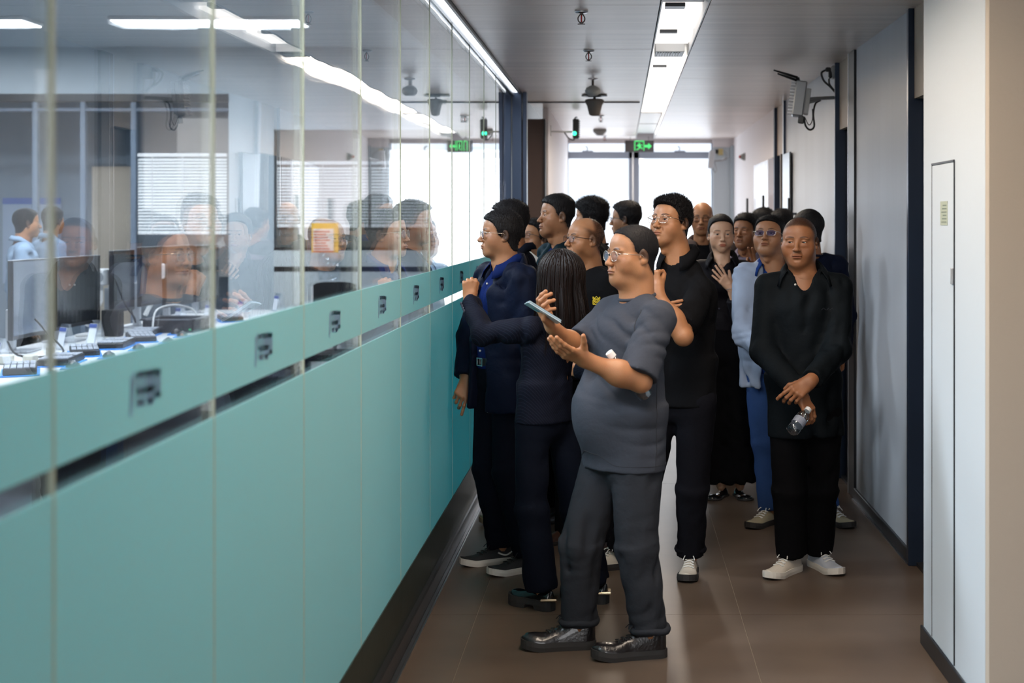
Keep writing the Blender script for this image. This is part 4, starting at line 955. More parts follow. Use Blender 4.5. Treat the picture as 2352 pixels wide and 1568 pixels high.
def glasses(tow, B, parent, base, kind='round', fm=GOLD, lm=LENS, dz=0.):
    g = empty('glasses'); g.parent = parent; mb = MB(); y0 = .097
    for x in (-1, 1):
        t = np.linspace(0, 2 * math.pi, 25)[:-1]; w_, h_ = (.0235, .0195) if kind != 'half' else (.0265, .0165)
        e = .75 if kind != 'round' else .9
        X = w_ * np.sign(np.cos(t)) * np.abs(np.cos(t)) ** e; Z = h_ * np.sign(np.sin(t)) * np.abs(np.sin(t)) ** e
        P = np.stack([x * .0335 + X, y0 - .10 * np.abs(x * .0335 + X) ** 1.0 * .6 - 0 * X, Z - .002 + dz], 1)
        mb.tube(tow(P), .0011 if kind != 'half' else .0010, 6, closed=True)
        L = MB(); Pc = np.concatenate([P, P - (0, .0012, 0)]); n = len(P)
        L.add(tow(Pc), [tuple(range(n))[::-1], tuple(range(n, 2 * n))] + [(i, (i + 1) % n, (i + 1) % n + n, i + n) for i in range(n)]).build('lens', lm, parent, base)
        mb.tube(tow(np.array([(x * .057, y0 - .005, .008 + dz), (x * .072, y0 - .012, .008 + dz), (x * .079, .05, .006 + dz), (x * .0815, .0, .004 + dz), (x * .080, -.02, -.012 + dz)])), .0016, 6)
    mb.tube(tow(spline([(-.0105, y0 - .001, .003 + dz), (0, y0 + .004, .007 + dz), (.0105, y0 - .001, .003 + dz)], 6)), .0011, 6)
    bpy.data.objects.remove(g)
    return mb.build('glasses_frame', fm, parent, base, True)
def hand(wrist, d, back, side, curl=(.3, .3, .3, .3), thumb=(.5, .3), spread=.06, elbow=None, res=.003, size=1., arm_r=(.026, .040), arm_to=1., fl=None):
    """skin of one hand with forearm. d: wrist->knuckles, back: out of the back of the hand, side: +1 right, -1 left hand.
    curl: per finger (index..little) total curl 0..1; thumb: (splay, curl)"""
    d = unit(d); z = unit(back - d * np.dot(back, d)); x = np.cross(d, z) * 1.0      # x = d × back
    # thumb side: for the right hand, palm down (back up) and fingers forward, the thumb is to the left
    x = -x * side if True else x
    R = np.stack([x, d, z], 1); sc = size
    s = SDF(); kx = [.029, .010, -.010, -.028]; ky = [.088, .092, .087, .078]
    L = [(.042, .025, .020), (.046, .029, .021), (.043, .027, .021), (.034, .020, .018)]; rad = [.0090, .0092, .0087, .0078]
    s.cap((.006, -.01, 0), (.012, .03, 0), .022, .020, .02, w=(1, 0, 0), kw=1.2)
    for i in range(4):
        s.cap((kx[i] * .45, .006, 0), (kx[i], ky[i], 0), .0130, .0108, .012)
        c = curl[i] if fl is None else curl[i]
        ang = 0; p = V3(kx[i], ky[i], 0); sx = (kx[i] / .03) * spread
        for j, w in enumerate((1.45, 1.75, 1.05)):
            cc = c[j] if isinstance(c, (tuple, list)) else c; ang += cc * w
            q = p + L[i][j] * V3(sx * math.cos(ang), math.cos(ang), -math.sin(ang))
            r0 = rad[i] * (1 - .07 * j); s.cap(p, q, r0, r0 * .93, .0035 if j else .006); p = q
            s.ell(q, (r0 * .99,) * 3, .003)
    a, tc = thumb
    p0 = V3(.016, .014, -.008); p1 = p0 + V3(.030 * math.sin(.35 + a), .040 * math.cos(.2 + a * .7), -.012 - .008 * tc)
    dd = unit(V3(math.sin(.25 + a * .75), math.cos(.25 + a * .75), -.25 - .3 * tc)); p2 = p1 + dd * .032
    dd2 = unit(dd + V3(-.9 * tc, .2 * tc, -.55 * tc)); p3 = p2 + dd2 * .026
    s.cap(p0, p1, .0165, .0135, .014); s.cap(p1, p2, .0122, .0108, .006); s.cap(p2, p3, .0108, .0088, .004)
    s.ell((.020, .040, -.010), (.016, .026, .012), .012); s.ell((-.020, .035, -.009), (.013, .028, .010), .012)
    if elbow is not None:
        e = ((np.asarray(elbow) - wrist) @ R) / sc * arm_to
        s.cap((0, -.002, 0), e, arm_r[0] / 1.02, arm_r[1], .02)
        m = e * .62; s.ell(m, (arm_r[1] * 1.05, arm_r[1] * 1.1 if False else arm_r[1] * 1.05, arm_r[1] * 1.0), .04)
    D, lo, ax = s.field(res); V, Q = nets(D, lo, res)
    T = np.ones((len(V), 3)); T *= (1.0, .97, .95)
    if side < 0: pass
    W_ = wrist + sc * (V @ R.T)
    if np.linalg.det(R) < 0: Q = Q[:, ::-1]
    return W_, Q, T
def joinm(parts):
    V = []; F = []; T = []; n = 0
    for v, q, t in parts: V.append(v); F.append(q + n); T.append(t); n += len(v)
    return np.concatenate(V), np.concatenate(F), np.concatenate(T)
def shoe(parent, base, foot, yaw, kind, m_up, m_sole, L=.285, lace=None, wf=1., lift=0.):
    """foot: ground point under the ankle; yaw: toe direction (0 = towards camera, + = picture left)"""
    a = math.radians(yaw); F = V3(-math.sin(a), -math.cos(a), 0); Rr = V3(-math.cos(a), math.sin(a), 0); U = V3(0, 0, 1)
    B = np.stack([Rr, F, U], 1); tw = lambda q: np.asarray(foot) + np.asarray(q, float) @ B.T
    y0 = -.068; y1 = y0 + L; n = 30; t = np.linspace(0, 1, n)
    def width(t): return wf * np.interp(t, [0, .04, .12, .3, .5, .7, .85, .95, 1], [.012, .028, .034, .034, .037, .047, .045, .032, .010])
    st = {'sneaker': .030, 'boot': .034, 'loafer': .036, 'dress': .020, 'flat': .010, 'chunky': .046}[kind]
    top = {'sneaker': [.075, .085, .092, .088, .072, .052, .042, .034, .024], 'boot': [.125, .142, .145, .120, .086, .066, .064, .056, .036], 'chunky': [.085, .095, .095, .086, .075, .068, .066, .060, .048],
           'loafer': [.08, .085, .085, .08, .07, .058, .05, .044, .034], 'dress': [.065, .075, .08, .075, .06, .045, .04, .034, .024], 'flat': [.05, .05, .035, .022, .018, .030, .030, .022, .012]}[kind]
    tt = [0, .08, .2, .35, .5, .68, .82, .93, 1]
    hz = np.interp(t, tt, top); hz = np.maximum(hz, st + .006); toe = np.interp(t, [0, .75, 1], [0, 0, .014 if kind in ('sneaker', 'boot') else .006])
    V = []; m = 14
    for i in range(n):                                      # sole
        w_ = width(t[i]) + .003; y = y0 + t[i] * L
        for (sx, z) in ((-1, 0), (1, 0), (1.04, st * .5), (1, st), (-1, st), (-1.04, st * .5)): V.append((sx * w_, y, z + toe[i] + lift))
    F = []
    for i in range(n - 1):
        for k in range(6): F.append((i * 6 + k, i * 6 + (k + 1) % 6, (i + 1) * 6 + (k + 1) % 6, (i + 1) * 6 + k))
    F += [tuple(range(6))[::-1], tuple(range((n - 1) * 6, n * 6))]
    V = np.array(V)
    if kind in ('loafer', 'chunky'):                         # arch notch
        k_ = (V[:, 1] > y0 + .33 * L) & (V[:, 1] < y0 + .52 * L) & (V[:, 2] < .01 + lift); V[k_, 2] += .018
    s = mesh('shoe', tw(0 * V[:1]), [], m_up, parent, base) if False else None
    V2 = []
    for i in range(n):                                      # upper: half superellipse section
        w_ = width(t[i]) * .97; y = y0 + .004 + t[i] * (L - .008); h_ = hz[i] - st * .6
        pin = np.interp(t[i], [0, .15, .4, .6, 1], [.72, .62, .62, .85, .9])
        for k in range(m):
            th = math.pi * k / (m - 1); cx = math.cos(th); sz = max(0., math.sin(th)); z = st * .6 + h_ * sz ** .8; ww = w_ * (1 - (1 - pin) * sz ** 2)
            V2.append((ww * np.sign(cx) * abs(cx) ** .75, y, z + toe[i] + lift))
    F2 = []
    for i in range(n - 1):
        for k in range(m - 1): F2.append((i * m + k, i * m + k + 1, (i + 1) * m + k + 1, (i + 1) * m + k))
    F2 += [tuple(range(m))[::-1], tuple(range((n - 1) * m, n * m))]
    up = MB().add(tw(np.array(V2)), [f[::-1] for f in F2])
    o = up.build('shoe', m_up, parent, base, True)
    MB().add(tw(V), F).build('sole', m_sole, o)
    o2 = o.children[0] if o.children else None
    for c in o.children:
        for v in c.data.vertices: v.co -= Vector([float(q) for q in base])
    if lace is not None:
        lb = MB()
        for j in range(5):
            tq = .36 + .07 * j; z = float(np.interp(tq, tt, top)) + .003 + lift; w_ = .018 + .002 * j; y = y0 + tq * L
            lb.tube(tw(spline([(-w_, y - .006, z - .006), (0, y, z + .001), (w_, y + .006, z - .006)], 8)), .0026, 5)
            lb.tube(tw(spline([(w_, y - .006, z - .006), (0, y, z + .002), (-w_, y + .006, z - .006)], 8)), .0022, 5)
        y = y0 + .36 * L; z = float(np.interp(.36, tt, top)) + .006 + lift
        for sx in (-1, 1):
            lb.tube(tw(spline([(0, y, z), (sx * .02, y + .012, z + .012), (sx * .034, y + .018, z + .002), (sx * .018, y + .014, z - .002), (0, y, z)], 14)), .0022, 5)
            lb.tube(tw(spline([(0, y, z), (sx * .018, y + .03, z + .006), (sx * .028, y + .05, z - .012)], 10)), .0022, 5)
        l = lb.build('lace', lace, o)
        for v in l.data.vertices: v.co -= Vector([float(q) for q in base])
    return o, tw
def cloth(name, col, rough=.85, bump=.35, bscale=55, var=.05, sheen=.0, stretch=(1, 1, 1), fine=True, spec=.07):
    m = mat(name, col, rough, bump=bump, bscale=bscale, stretch=stretch, var=var, vscale=6, sheen=sheen, spec=spec, bdist=.006, bdet=5); return m
class Person:
    def __init__(s, label, Y, head, yaw, body_yaw, tall=None, res=.010, hres=.0026, pitch=0, roll=0, shape=None, hair=None, skin=0, scale=1., gaze=(0, 0), wid=1., fat=0., lean=V3(0, 0, 0), group=None, shoulders=None):
        s.C = at(head[0], head[1], Y); s.Y = Y; s.res = res; s.hres = hres; s.sc = scale; s.skin = skin; s.seed = int(head[0]); s.fat = fat
        a = math.radians(body_yaw); s.F = V3(-math.sin(a), -math.cos(a), 0); s.R = V3(-math.cos(a), math.sin(a), 0); s.U = V3(0, 0, 1)
        C = s.C; h = s.h = C[2] / .935; k = s.k = h / 1.72; F, R, U = s.F, s.R, s.U
        J = s.J = {}
        ha = math.radians(yaw); HF = V3(-math.sin(ha), -math.cos(ha), 0)
        J['neck'] = C - U * .162 * k - HF * .030 - F * .015
        base = V3(C[0], C[1], 0) - F * .02 - lean; base[2] = 0
        J['chest'] = J['neck'] - U * .13 * k + F * .0; J['chest'][:2] = J['neck'][:2] * .8 + (base[:2] + F[:2] * .01) * .2
        J['pelvis'] = V3(base[0], base[1], .525 * h); J['waist'] = (J['chest'] * .45 + J['pelvis'] * .55)
        sw = (shoulders or .160) * k * wid
        for n_, sg in (('r', 1), ('l', -1)):
            J['sh' + n_] = J['neck'] + R * sg * sw - U * .052 * k - F * .005
            J['hip' + n_] = J['pelvis'] + R * sg * .088 * k - U * .01
            J['el' + n_] = J['sh' + n_] + R * sg * .045 - U * .29 * k - F * .03
            J['wr' + n_] = J['el' + n_] - U * .245 * k + F * .07
            J['an' + n_] = V3(*(base + R * sg * .10)[:2], .085); J['kn' + n_] = (J['hip' + n_] + J['an' + n_]) / 2 + F * .02 + U * .01
        s.base = base.copy(); s.wid = wid
        s.root = empty('person', tuple(base), label, 'person', group)
        s.shape = dict(shape or {}); s.headkw = dict(yaw=yaw, pitch=pitch, roll=roll, hair=hair); s.gaze = gaze; s.hands = {}; s.bare = {}
    def foot(s, n_, px, py, Y=None, ank=.085, dx=0.):
        Y = Y or FPX * H / (py - VY); p = at(px, py, Y); p[2] = 0; s.J['an' + n_] = V3(p[0], p[1], ank); h_ = s.J['hip' + n_]
        s.J['kn' + n_] = (h_ * .5 + s.J['an' + n_] * .5) + s.F * .025 + V3(dx, 0, 0); return p
    def set(s, name, px, py, Y): s.J[name] = at(px, py, Y)
    def finish(s, glasses_kw=None, bare=(), handkw=None, head_extra=None, arms=True, chest_skin=False):
        J = s.J; R, F, U = s.R, s.F, s.U; k = s.k; b = s.base
        hd = make_head(s.C, p=s.shape, neck_world=J['neck'] - U * .03, scale=s.sc * (.97 + .03 * k), res=s.hres, skin=s.skin, **s.headkw); s.hd = hd
        parts = [hd['head']]
        B_ = SDF(); i = .012
        B_.cap(J['neck'] - U * .03, J['chest'], .046 * k, .095 * k - i, .05, w=R, kw=1.4)
        B_.cap(J['chest'], J['waist'], .108 * k - i, .10 * k - i, .05, w=R, kw=1.35); B_.cap(J['waist'], J['pelvis'], .10 * k - i, .105 * k - i, .05, w=R, kw=1.35)
        B_.cap(J['neck'] - U * .03, J['shr'] - R * .02, .024, .03, .04); B_.cap(J['neck'] - U * .03, J['shl'] + R * .02, .024, .03, .04)
        for n_ in 'rl':
            B_.cap(J['sh' + n_], J['el' + n_], .046 * k, .038 * k, .02)
            B_.cap(J['el' + n_], J['wr' + n_], .036 * k, .024 * k, .02)
            B_.cap(J['hip' + n_], J['kn' + n_], .068 * k, .048 * k, .03); B_.cap(J['kn' + n_], J['an' + n_] - U * .02, .045 * k, .032 * k, .02)
        if head_extra:
            X_ = SDF(); head_extra(X_); D, lo, ax = X_.field(.006); V, Q = nets(D, lo, .006); parts.append((V, Q, np.ones((len(V), 3))))
        br = .021; D, lo, ax = B_.field(br); V, Q = nets(D, lo, br); parts.append((V, Q, np.ones((len(V), 3))))
        handkw = dict(handkw or {})
        for n_ in 'rl':
            if n_ not in handkw: handkw[n_] = dict(res=.0055, curl=(.22, .28, .32, .36), thumb=(.15, .4), arm_to=.35, arm_r=(.022, .026), size=.97)
        for n_, kw in handkw.items():
            kw = dict(kw); sd = 1 if n_ == 'r' else -1
            kw.setdefault('elbow', J['el' + n_]); kw.setdefault('d', J['wr' + n_] - J['el' + n_]); kw.setdefault('back', R * sd - F * .2)
            kw.setdefault('res', .0045); parts.append(hand(J['wr' + n_], side=sd, **kw))
        V, Q, T = joinm(parts)
        s.body = mesh('body', V, Q, SKIN[s.skin], s.root, b, True, tint=T)
        hr = s.headkw['hair']
        for (v, q) in hd['hair']: ho = mesh('hair', v, q, HAIRM if (hr.get('top', .01) > .004) else BUZZ, s.root, b, True)
        if 'spikes' in hd: mesh('hair_strands', *hd['spikes'], HAIRM, s.root, b, False, kind='stuff')
        if s.hres < .0031:
            for sd in (-1, 1): eye_mesh(hd['tow'], hd['B'], sd, s.gaze, s.root, b, 1)
        if glasses_kw is not None: glasses(hd['tow'], hd['B'], s.root, b, **glasses_kw)
        return s
    # ---- clothing
    def torso(s, q, off=0., belly=0., hem=None, hemr=1., loose=0., bust=0.):
        J = s.J; R, F, U = s.R, s.F, s.U; k = s.k * s.wid; f = s.fat
        q.cap(J['chest'] + U * .03, J['waist'], .104 * k + off + .012 * f, .106 * k + off + loose + .022 * f, .05, w=R, kw=1.42)
        hp = J['pelvis'] if hem is None else V3(J['pelvis'][0], J['pelvis'][1], hem)
        q.cap(J['waist'], hp, .106 * k + off + loose + .022 * f, .110 * k + off + loose * hemr + .014 * f, .04, w=R, kw=1.42, flat=hem is not None)
        q.cap(J['neck'] - U * .055, J['chest'] + U * .02, .062 * k + off, .100 * k + off, .05, w=R, kw=1.6)
        for sg, n_ in ((1, 'r'), (-1, 'l')):
            q.cap(J['neck'] - U * .004 * k, J['sh' + n_] + U * .000, .034 * k + off, .044 * k + off, .045)
        if belly: q.ell(J['waist'] + F * .052 * belly - U * .03, np.array([.15, .15, .17]) * (.8 + .25 * belly) * .9, .07)
        if bust: q.ell(J['chest'] + F * .07 - U * .03, (.12, .07, .06), .04)
    def sleeve(s, q, n_, off=.0, to=1., r0=.058, r1=.048, r2=.042, upper=1.):
        J = s.J; a, e, w = J['sh' + n_], J['el' + n_], J['wr' + n_]; k = s.k
        if to <= 1.: q.cap(a - s.U * .008, a + (e - a) * to, r0 * k + off, r1 * k + off, .03, flat=(to < 1)); q.ell(a - s.U * .008, (r0 * .92 * k + off,) * 3, .04)
        else: q.cap(a - s.U * .008, e, r0 * k + off, r1 * k + off, .03); q.cap(e, e + (w - e) * (to - 1), r1 * k + off, r2 * k + off, .022, flat=True); q.ell(e, (r1 * k + off,) * 3, .02)
    def garment(s, name, q, m, amp=.0035, folds=(), f=(38, 95), res=None, parent=None):
        r = res or s.res; D, lo, ax = q.field(r); V, Q = nets(D, lo, r, wrinkle(s.seed, amp, f, folds, calm=s.J['neck']))
        return mesh(name, V, Q, m, parent or s.root, s.base, True)
    def armfolds(s, n_, am=.006):
        J = s.J; e = J['el' + n_]; return [(e, J['wr' + n_] - e, .06, am, .045), (e + (J['sh' + n_] - e) * .35, J['sh' + n_] - e, .06, am * .7, .05), (J['sh' + n_] - s.U * .07, V3(.3, .3, 1), .06, am * .5, .05)]
    def top(s, name, m, sleeves=(1.95, 1.95), off=0.004, belly=0., hem=None, loose=.006, vneck=None, amp=.004, bust=0., sr=(.058, .050, .042), open_front=None, folds=(), neck_r=.062, neck_drop=.0, res=None, hemr=1., pit=True, nsub=None, f=(38, 95)):
        q = SDF(); s.torso(q, off, belly, hem, hemr, loose, bust)
        fo = list(folds)
        for n_, t in zip('rl', sleeves):
            if t: s.sleeve(q, n_, off, t, *sr); fo += s.armfolds(n_) if t > 1 else [(s.J['sh' + n_] + (s.J['el' + n_] - s.J['sh' + n_]) * .6, s.J['el' + n_] - s.J['sh' + n_], .05, .004, .04)]
        N = s.J['neck']
        q.cap(N + s.U * (.004 - neck_drop), N + s.U * .14, neck_r, neck_r + .01, .016, sub=True, w=s.R, kw=1.04)
        if vneck: L_, w_ = vneck; q.cap(N + s.F * .07 + s.U * .02, s.J['chest'] + s.F * .15 - s.U * (L_ - .10), w_, .004, .014, sub=True, w=s.F, kw=2.2)
        if open_front: q.cap(N + s.F * .10 + s.U * .03, V3(*(s.J['pelvis'] + s.F * .14 + s.R * open_front[2])[:2], (hem or .8) - .05), open_front[0], open_front[1], .008, sub=True, w=s.F, kw=2.6)
        if nsub: nsub(q)
        o = s.garment(name, q, m, amp, fo, f=f, res=res); s.topobj = o; return o
    def trousers(s, m, name='trousers', rt=.082, rk=.066, ra=.060, waist=None, amp=.003, off=0., bunch=.006, ank=.045, flare=0., res=None):
        J = s.J; k = s.k; q = SDF(); f = s.fat; W_ = waist or J['pelvis'][2] + .10
        q.cap(V3(J['pelvis'][0], J['pelvis'][1], W_), J['pelvis'] - s.U * .02, .098 * k + .02 * f, .106 * k + .02 * f, .04, w=s.R, kw=1.38)
        fo = []
        for n_ in 'rl':
            h_, kn, an = J['hip' + n_], J['kn' + n_], J['an' + n_]; end = V3(an[0], an[1], ank)
            q.cap(h_, kn, rt * k + off + .01 * f, rk * k + off, .035); q.cap(kn, end, rk * k + off, ra * k + off + flare, .03, flat=True)
            fo += [(end + s.U * .05, s.U, .06, bunch, .05), (kn, s.U, .09, bunch * .45, .06), (h_ - s.U * .05 + s.F * .05, V3(.5, .2, 1), .07, bunch * .5, .05)]
        return s.garment(name, q, m, amp, fo, res=res or s.res * 1.4)
    def collar(s, m, r=.066, h=.036, gap=.35, point=.030, parent=None, name='collar', drop=.024, tilt=.006, stand=.0, open_=0.):
        """fold-over collar around the neck, open at the front"""
        N = s.J['neck'] + s.U * (.024 + stand); prof_n = 7; n = 36; V = []; F = []
        hf = s.headkw['yaw'];
        for i in range(n + 1):
            u = i / n * 2 - 1; th = math.pi + u * (math.pi - gap); d = -s.F * math.cos(th + math.pi) * -1; d = s.F * math.cos(th) + s.R * math.sin(th)
            fr = sst(.45, 1., abs(u)); cz = -fr * .046 - tilt * math.cos(th)
            ex = point * fr + drop
            sp = 1 + open_ * fr
            pr = [(r, cz - .006), (r + .001, cz + h * .5), (r + .004, cz + h), (r + .010, cz + h + .002), (r + .016, cz + h - .006), (r + .024 + fr * .010, cz + h - ex * .55), (r + .031 + fr * .014, cz + h - ex * 1.05 - .01)]
            for (rr_, zz) in pr: V.append(N + d * rr_ * sp + s.U * zz)
        for i in range(n):
            for k_ in range(prof_n - 1): a = i * prof_n + k_; F.append((a, a + 1, a + 1 + prof_n, a + prof_n))
        V = np.array(V); nV = len(V); c0 = N; off_ = unit_rows((V - c0) * [1, 1, 0]) * .0035; V2 = V - off_
        FF = [f for f in F] + [tuple(x + nV for x in f[::-1]) for f in F]
        for k_ in range(prof_n - 1): FF += [(k_, k_ + nV, k_ + 1 + nV, k_ + 1), (n * prof_n + k_, n * prof_n + k_ + 1, n * prof_n + k_ + 1 + nV, n * prof_n + k_ + nV)]
        for i in range(n):
            a = i * prof_n; c = (i + 1) * prof_n; FF += [(a, c, c + nV, a + nV)]; a += prof_n - 1; c += prof_n - 1; FF += [(a, a + nV, c + nV, c)]
        return mesh(name, np.concatenate([V, V2]), FF, m, parent or s.topobj, s.base, True)
    def crew(s, m, r=.067, parent=None, z=-.006):
        N = s.J['neck'] + s.U * z; t = np.linspace(0, 2 * math.pi, 33)[:-1]
        P = N + np.outer(np.cos(t), s.F) * r * 1.02 + np.outer(np.sin(t), s.R) * r * 1.06 + np.outer(-.012 * np.cos(t), s.U)
        o = MB().tube(P, .0075, 8, closed=True).build('neckband', m, parent or s.topobj, s.base, True); return o
    def buttons(s, m, pts, r=.0055):
        for p in pts: MB().lathe([(r, 0), (r, .0015), (r * .6, .003), (0.0005, .0022)], p, 10, frame((1, 0, 0), s.F)[:, [0, 1, 2]]).build('button', m, s.topobj, s.base, True)
# ================================================================ THE CAST
C_ = dict(
 greytee=cloth('dark_grey_jersey', (.045, .049, .062), .9), greyjean=cloth('washed_charcoal_denim', (.026, .028, .034), .85, bump=.5, bscale=40),
 pin=cloth('dark_pinstripe_wool', (.0055, .0065, .013), .75), navyt=cloth('dark_navy_wool', (.0045, .006, .012), .85),
 navyj=cloth('navy_jacket_cloth', (.004, .0065, .018), .6), blues=cloth('royal_blue_cotton', (.0045, .013, .075), .8, var=.2), blues2=cloth('bright_blue_cotton', (.006, .028, .14), .8),
 blk=cloth('black_cotton', (.0055, .0055, .0065), .85), blkp=cloth('black_stretch_polo', (.005, .007, .009), .7), blkt=cloth('black_trouser_cloth', (.0035, .0035, .0045), .9),
 bjean=cloth('blue_denim', (.030, .070, .20), .85), djean=cloth('black_denim', (.007, .007, .010), .85), lblue=cloth('pale_blue_nylon', (.26, .31, .41), .5, bump=.5, bscale=26), blouse=cloth('black_blouse', (.007, .006, .008), .6),
 brown=cloth('taupe_jacket_cloth', (.060, .045, .042), .8), teal=cloth('dark_teal_jacket', (.008, .022, .030), .7), lilac=cloth('lilac_grey_cotton', (.16, .13, .17), .85), white=cloth('white_shirt', (.5, .52, .55), .8), pblue=cloth('light_blue_shirt', (.25, .34, .46), .85))
LEA = mat('black_leather', (.010, .008, .009), .28, bump=.2, bscale=90, coat=.3); PAT = mat('black_patent_leather', (.005, .005, .006), .16, coat=.4); RUB = mat('dark_rubber_sole', (.022, .020, .020), .7)
WSH = mat('cream_sneaker_mesh', (.62, .56, .48), .7, bump=.4, bscale=300); WSH2 = mat('pale_blue_sneaker_mesh', (.50, .54, .62), .7, bump=.4, bscale=300); WSO = mat('white_foam_sole', (.68, .64, .58), .6); LAC = mat('white_lace', (.7, .7, .68), .8); BLA = mat('black_lace', (.01, .01, .01), .8); GNM = mat('charcoal_sneaker_mesh', (.018, .018, .020), .7, bump=.4, bscale=300)
BTN = mat('pearl_button', (.5, .48, .45), .25); DBTN = mat('dark_button', (.03, .03, .05), .3); SILV = mat('silver_metal', (.6, .6, .62), .25, 1.)
TAN = mat('tan_sneaker', (.30, .26, .17), .7); GRN = mat('green_sneaker', (.10, .15, .10), .6)

def pinstripe(m, scale, col):
    nt = m.node_tree; b = nt.nodes['Principled BSDF']; l = b.inputs['Base Color'].links[0]; t = nt.nodes.new('ShaderNodeTexCoord'); w = nt.nodes.new('ShaderNodeTexWave'); w.bands_direction = 'DIAGONAL'
    w.inputs['Scale'].default_value = scale; w.inputs['Distortion'].default_value = .4; r = nt.nodes.new('ShaderNodeValToRGB'); r.color_ramp.elements[0].position = .86; r.color_ramp.elements[1].position = .97
    x = nt.nodes.new('ShaderNodeMix'); x.data_type = 'RGBA'; x.inputs[7].default_value = (*col, 1); nt.links.new(t.outputs['Object'], w.inputs['Vector']); nt.links.new(w.outputs['Fac'], r.inputs['Fac'])
    nt.links.new(r.outputs['Color'], x.inputs[0]); nt.links.new(l.from_socket, x.inputs[6]); nt.links.new(x.outputs[2], b.inputs['Base Color'])
pinstripe(C_['pin'], 40, (.012, .014, .026))
# ---- man in the grey T-shirt with a phone, nearest
Y = 5.87
p = Person('man in dark grey T-shirt and round glasses holding a phone, nearest the camera', Y, (1451, 586), 62, 58, res=.009, hres=.0025, pitch=1, roll=0, fat=1., wid=1.04, scale=1.02, gaze=(0, 0),
           shape=dict(fat=1.0, wid=1.02, brow_t=1.1), hair=dict(side=.0022, top=.0045, hl=.016, noise=.0006, seed=3, spikes=3600, slen=.0095, szmin=-.05, sdir=(0, -.1, .1), sup=1., sw=.0006, soft=.009))
J = p.J; J['neck'] = at(1463, 684, Y); J['chest'] = at(1440, 790, Y); J['waist'] = at(1430, 930, Y); J['pelvis'] = at(1432, 1040, Y)
for n_, sg in (('r', 1), ('l', -1)): J['sh' + n_] = J['neck'] + p.R * sg * .165 - p.U * .060 + p.F * .01; J['hip' + n_] = J['pelvis'] + p.R * sg * .095
f1 = p.foot('r', 1330, 1500, 5.90); f2 = p.foot('l', 1492, 1512, 5.78)
J['knr'] = at(1335, 1245, 5.86); J['knl'] = at(1462, 1250, 5.76)
J['ell'] = at(1462, 872, 5.60); J['wrl'] = at(1342, 826, 5.52); J['elr'] = at(1330, 806, 5.92); J['wrr'] = at(1268, 750, 5.74)
p.top('tshirt', C_['greytee'], (.80, .95), off=.006, belly=1.12, hem=at(0, 1072, Y)[2], loose=.014, sr=(.060, .077, .04), amp=.0045, f=(22, 52), neck_r=.065, res=.007, hemr=1.0,
      folds=[(at(1400, 780, 5.7), V3(.8, 0, .55), .13, .016, .07), (at(1500, 850, 5.6), V3(.2, .3, 1), .09, .016, .055), (at(1440, 1030, 5.6), V3(.3, 0, 1), .12, .010, .09)])
p.crew(C_['greytee'], .0675, z=.004)
SEAM = mat('dark_stitching', (.018, .019, .024), .9); J = p.J
ad = unit(J['ell'] - J['shl']); c0 = J['shl'] + p.R * .030 - p.U * .01; n0 = unit(-p.R + V3(0, 0, .25)); u0 = unit(np.cross(n0, (0, 0, 1))); v0 = np.cross(n0, u0)
seam(p.topobj, p.base, [c0 + (u0 * math.cos(t) + v0 * math.sin(t)) * .085 for t in np.linspace(-.5, 3.6, 26)], SEAM, .0022)
hz = at(0, 1072, 5.87)[2]; pc = J['pelvis']
seam(p.topobj, p.base, [V3(pc[0] + .25 * math.cos(t), pc[1] + .25 * math.sin(t), hz + .028) for t in np.linspace(0, 6.283, 49)[:-1]], SEAM, .0011, True, 'hem_stitch')
seam(p.topobj, p.base, [V3(*(pc - p.R * .3 - p.F * .02)[:2], hz + .01 + i * .045) for i in range(9)], SEAM, .0013)
p.trousers(C_['greyjean'], rt=.094, rk=.080, ra=.070, bunch=.010, ank=.100, off=.004, amp=.004, res=.008)
tr_ = [c for c in p.root.children if c.name.startswith('trousers')][0]
for n_ in 'rl':
    cf = MB()
    an = J['an' + n_]; t = np.linspace(0, 2 * math.pi, 29)[:-1]; q = V3(an[0], an[1], .112)
    cf.tube(q + np.outer(np.cos(t), (1, 0, 0)) * .070 + np.outer(np.sin(t), (0, 1, 0)) * .070 + np.outer(np.sin(3 * t) * .004, (0, 0, 1)), .014, 8, closed=True)
    cf.build('rolled_cuff', C_['greyjean'], tr_, p.base, True)
shoe(p.root, p.base, f1, 84, 'boot', LEA, RUB, .30, BLA); shoe(p.root, p.base, f2, 78, 'boot', LEA, RUB, .30, BLA)
p.finish(dict(kind='round', dz=-.002), handkw=dict(
    r=dict(d=at(1230, 704, 5.66) - J['wrr'], back=V3(-.75, .25, -.75), curl=(.34, .42, .46, .50), thumb=(.35, .15), res=.0031, arm_r=(.027, .043), arm_to=1.05, size=1.0),
    l=dict(d=at(1272, 797, 5.42) - J['wrl'], back=V3(-.15, -.75, -.75), curl=(.10, .12, .15, .18), thumb=(.75, .1), spread=.02, res=.0031, arm_r=(.029, .046), arm_to=1.08, size=1.0)))
P1 = p
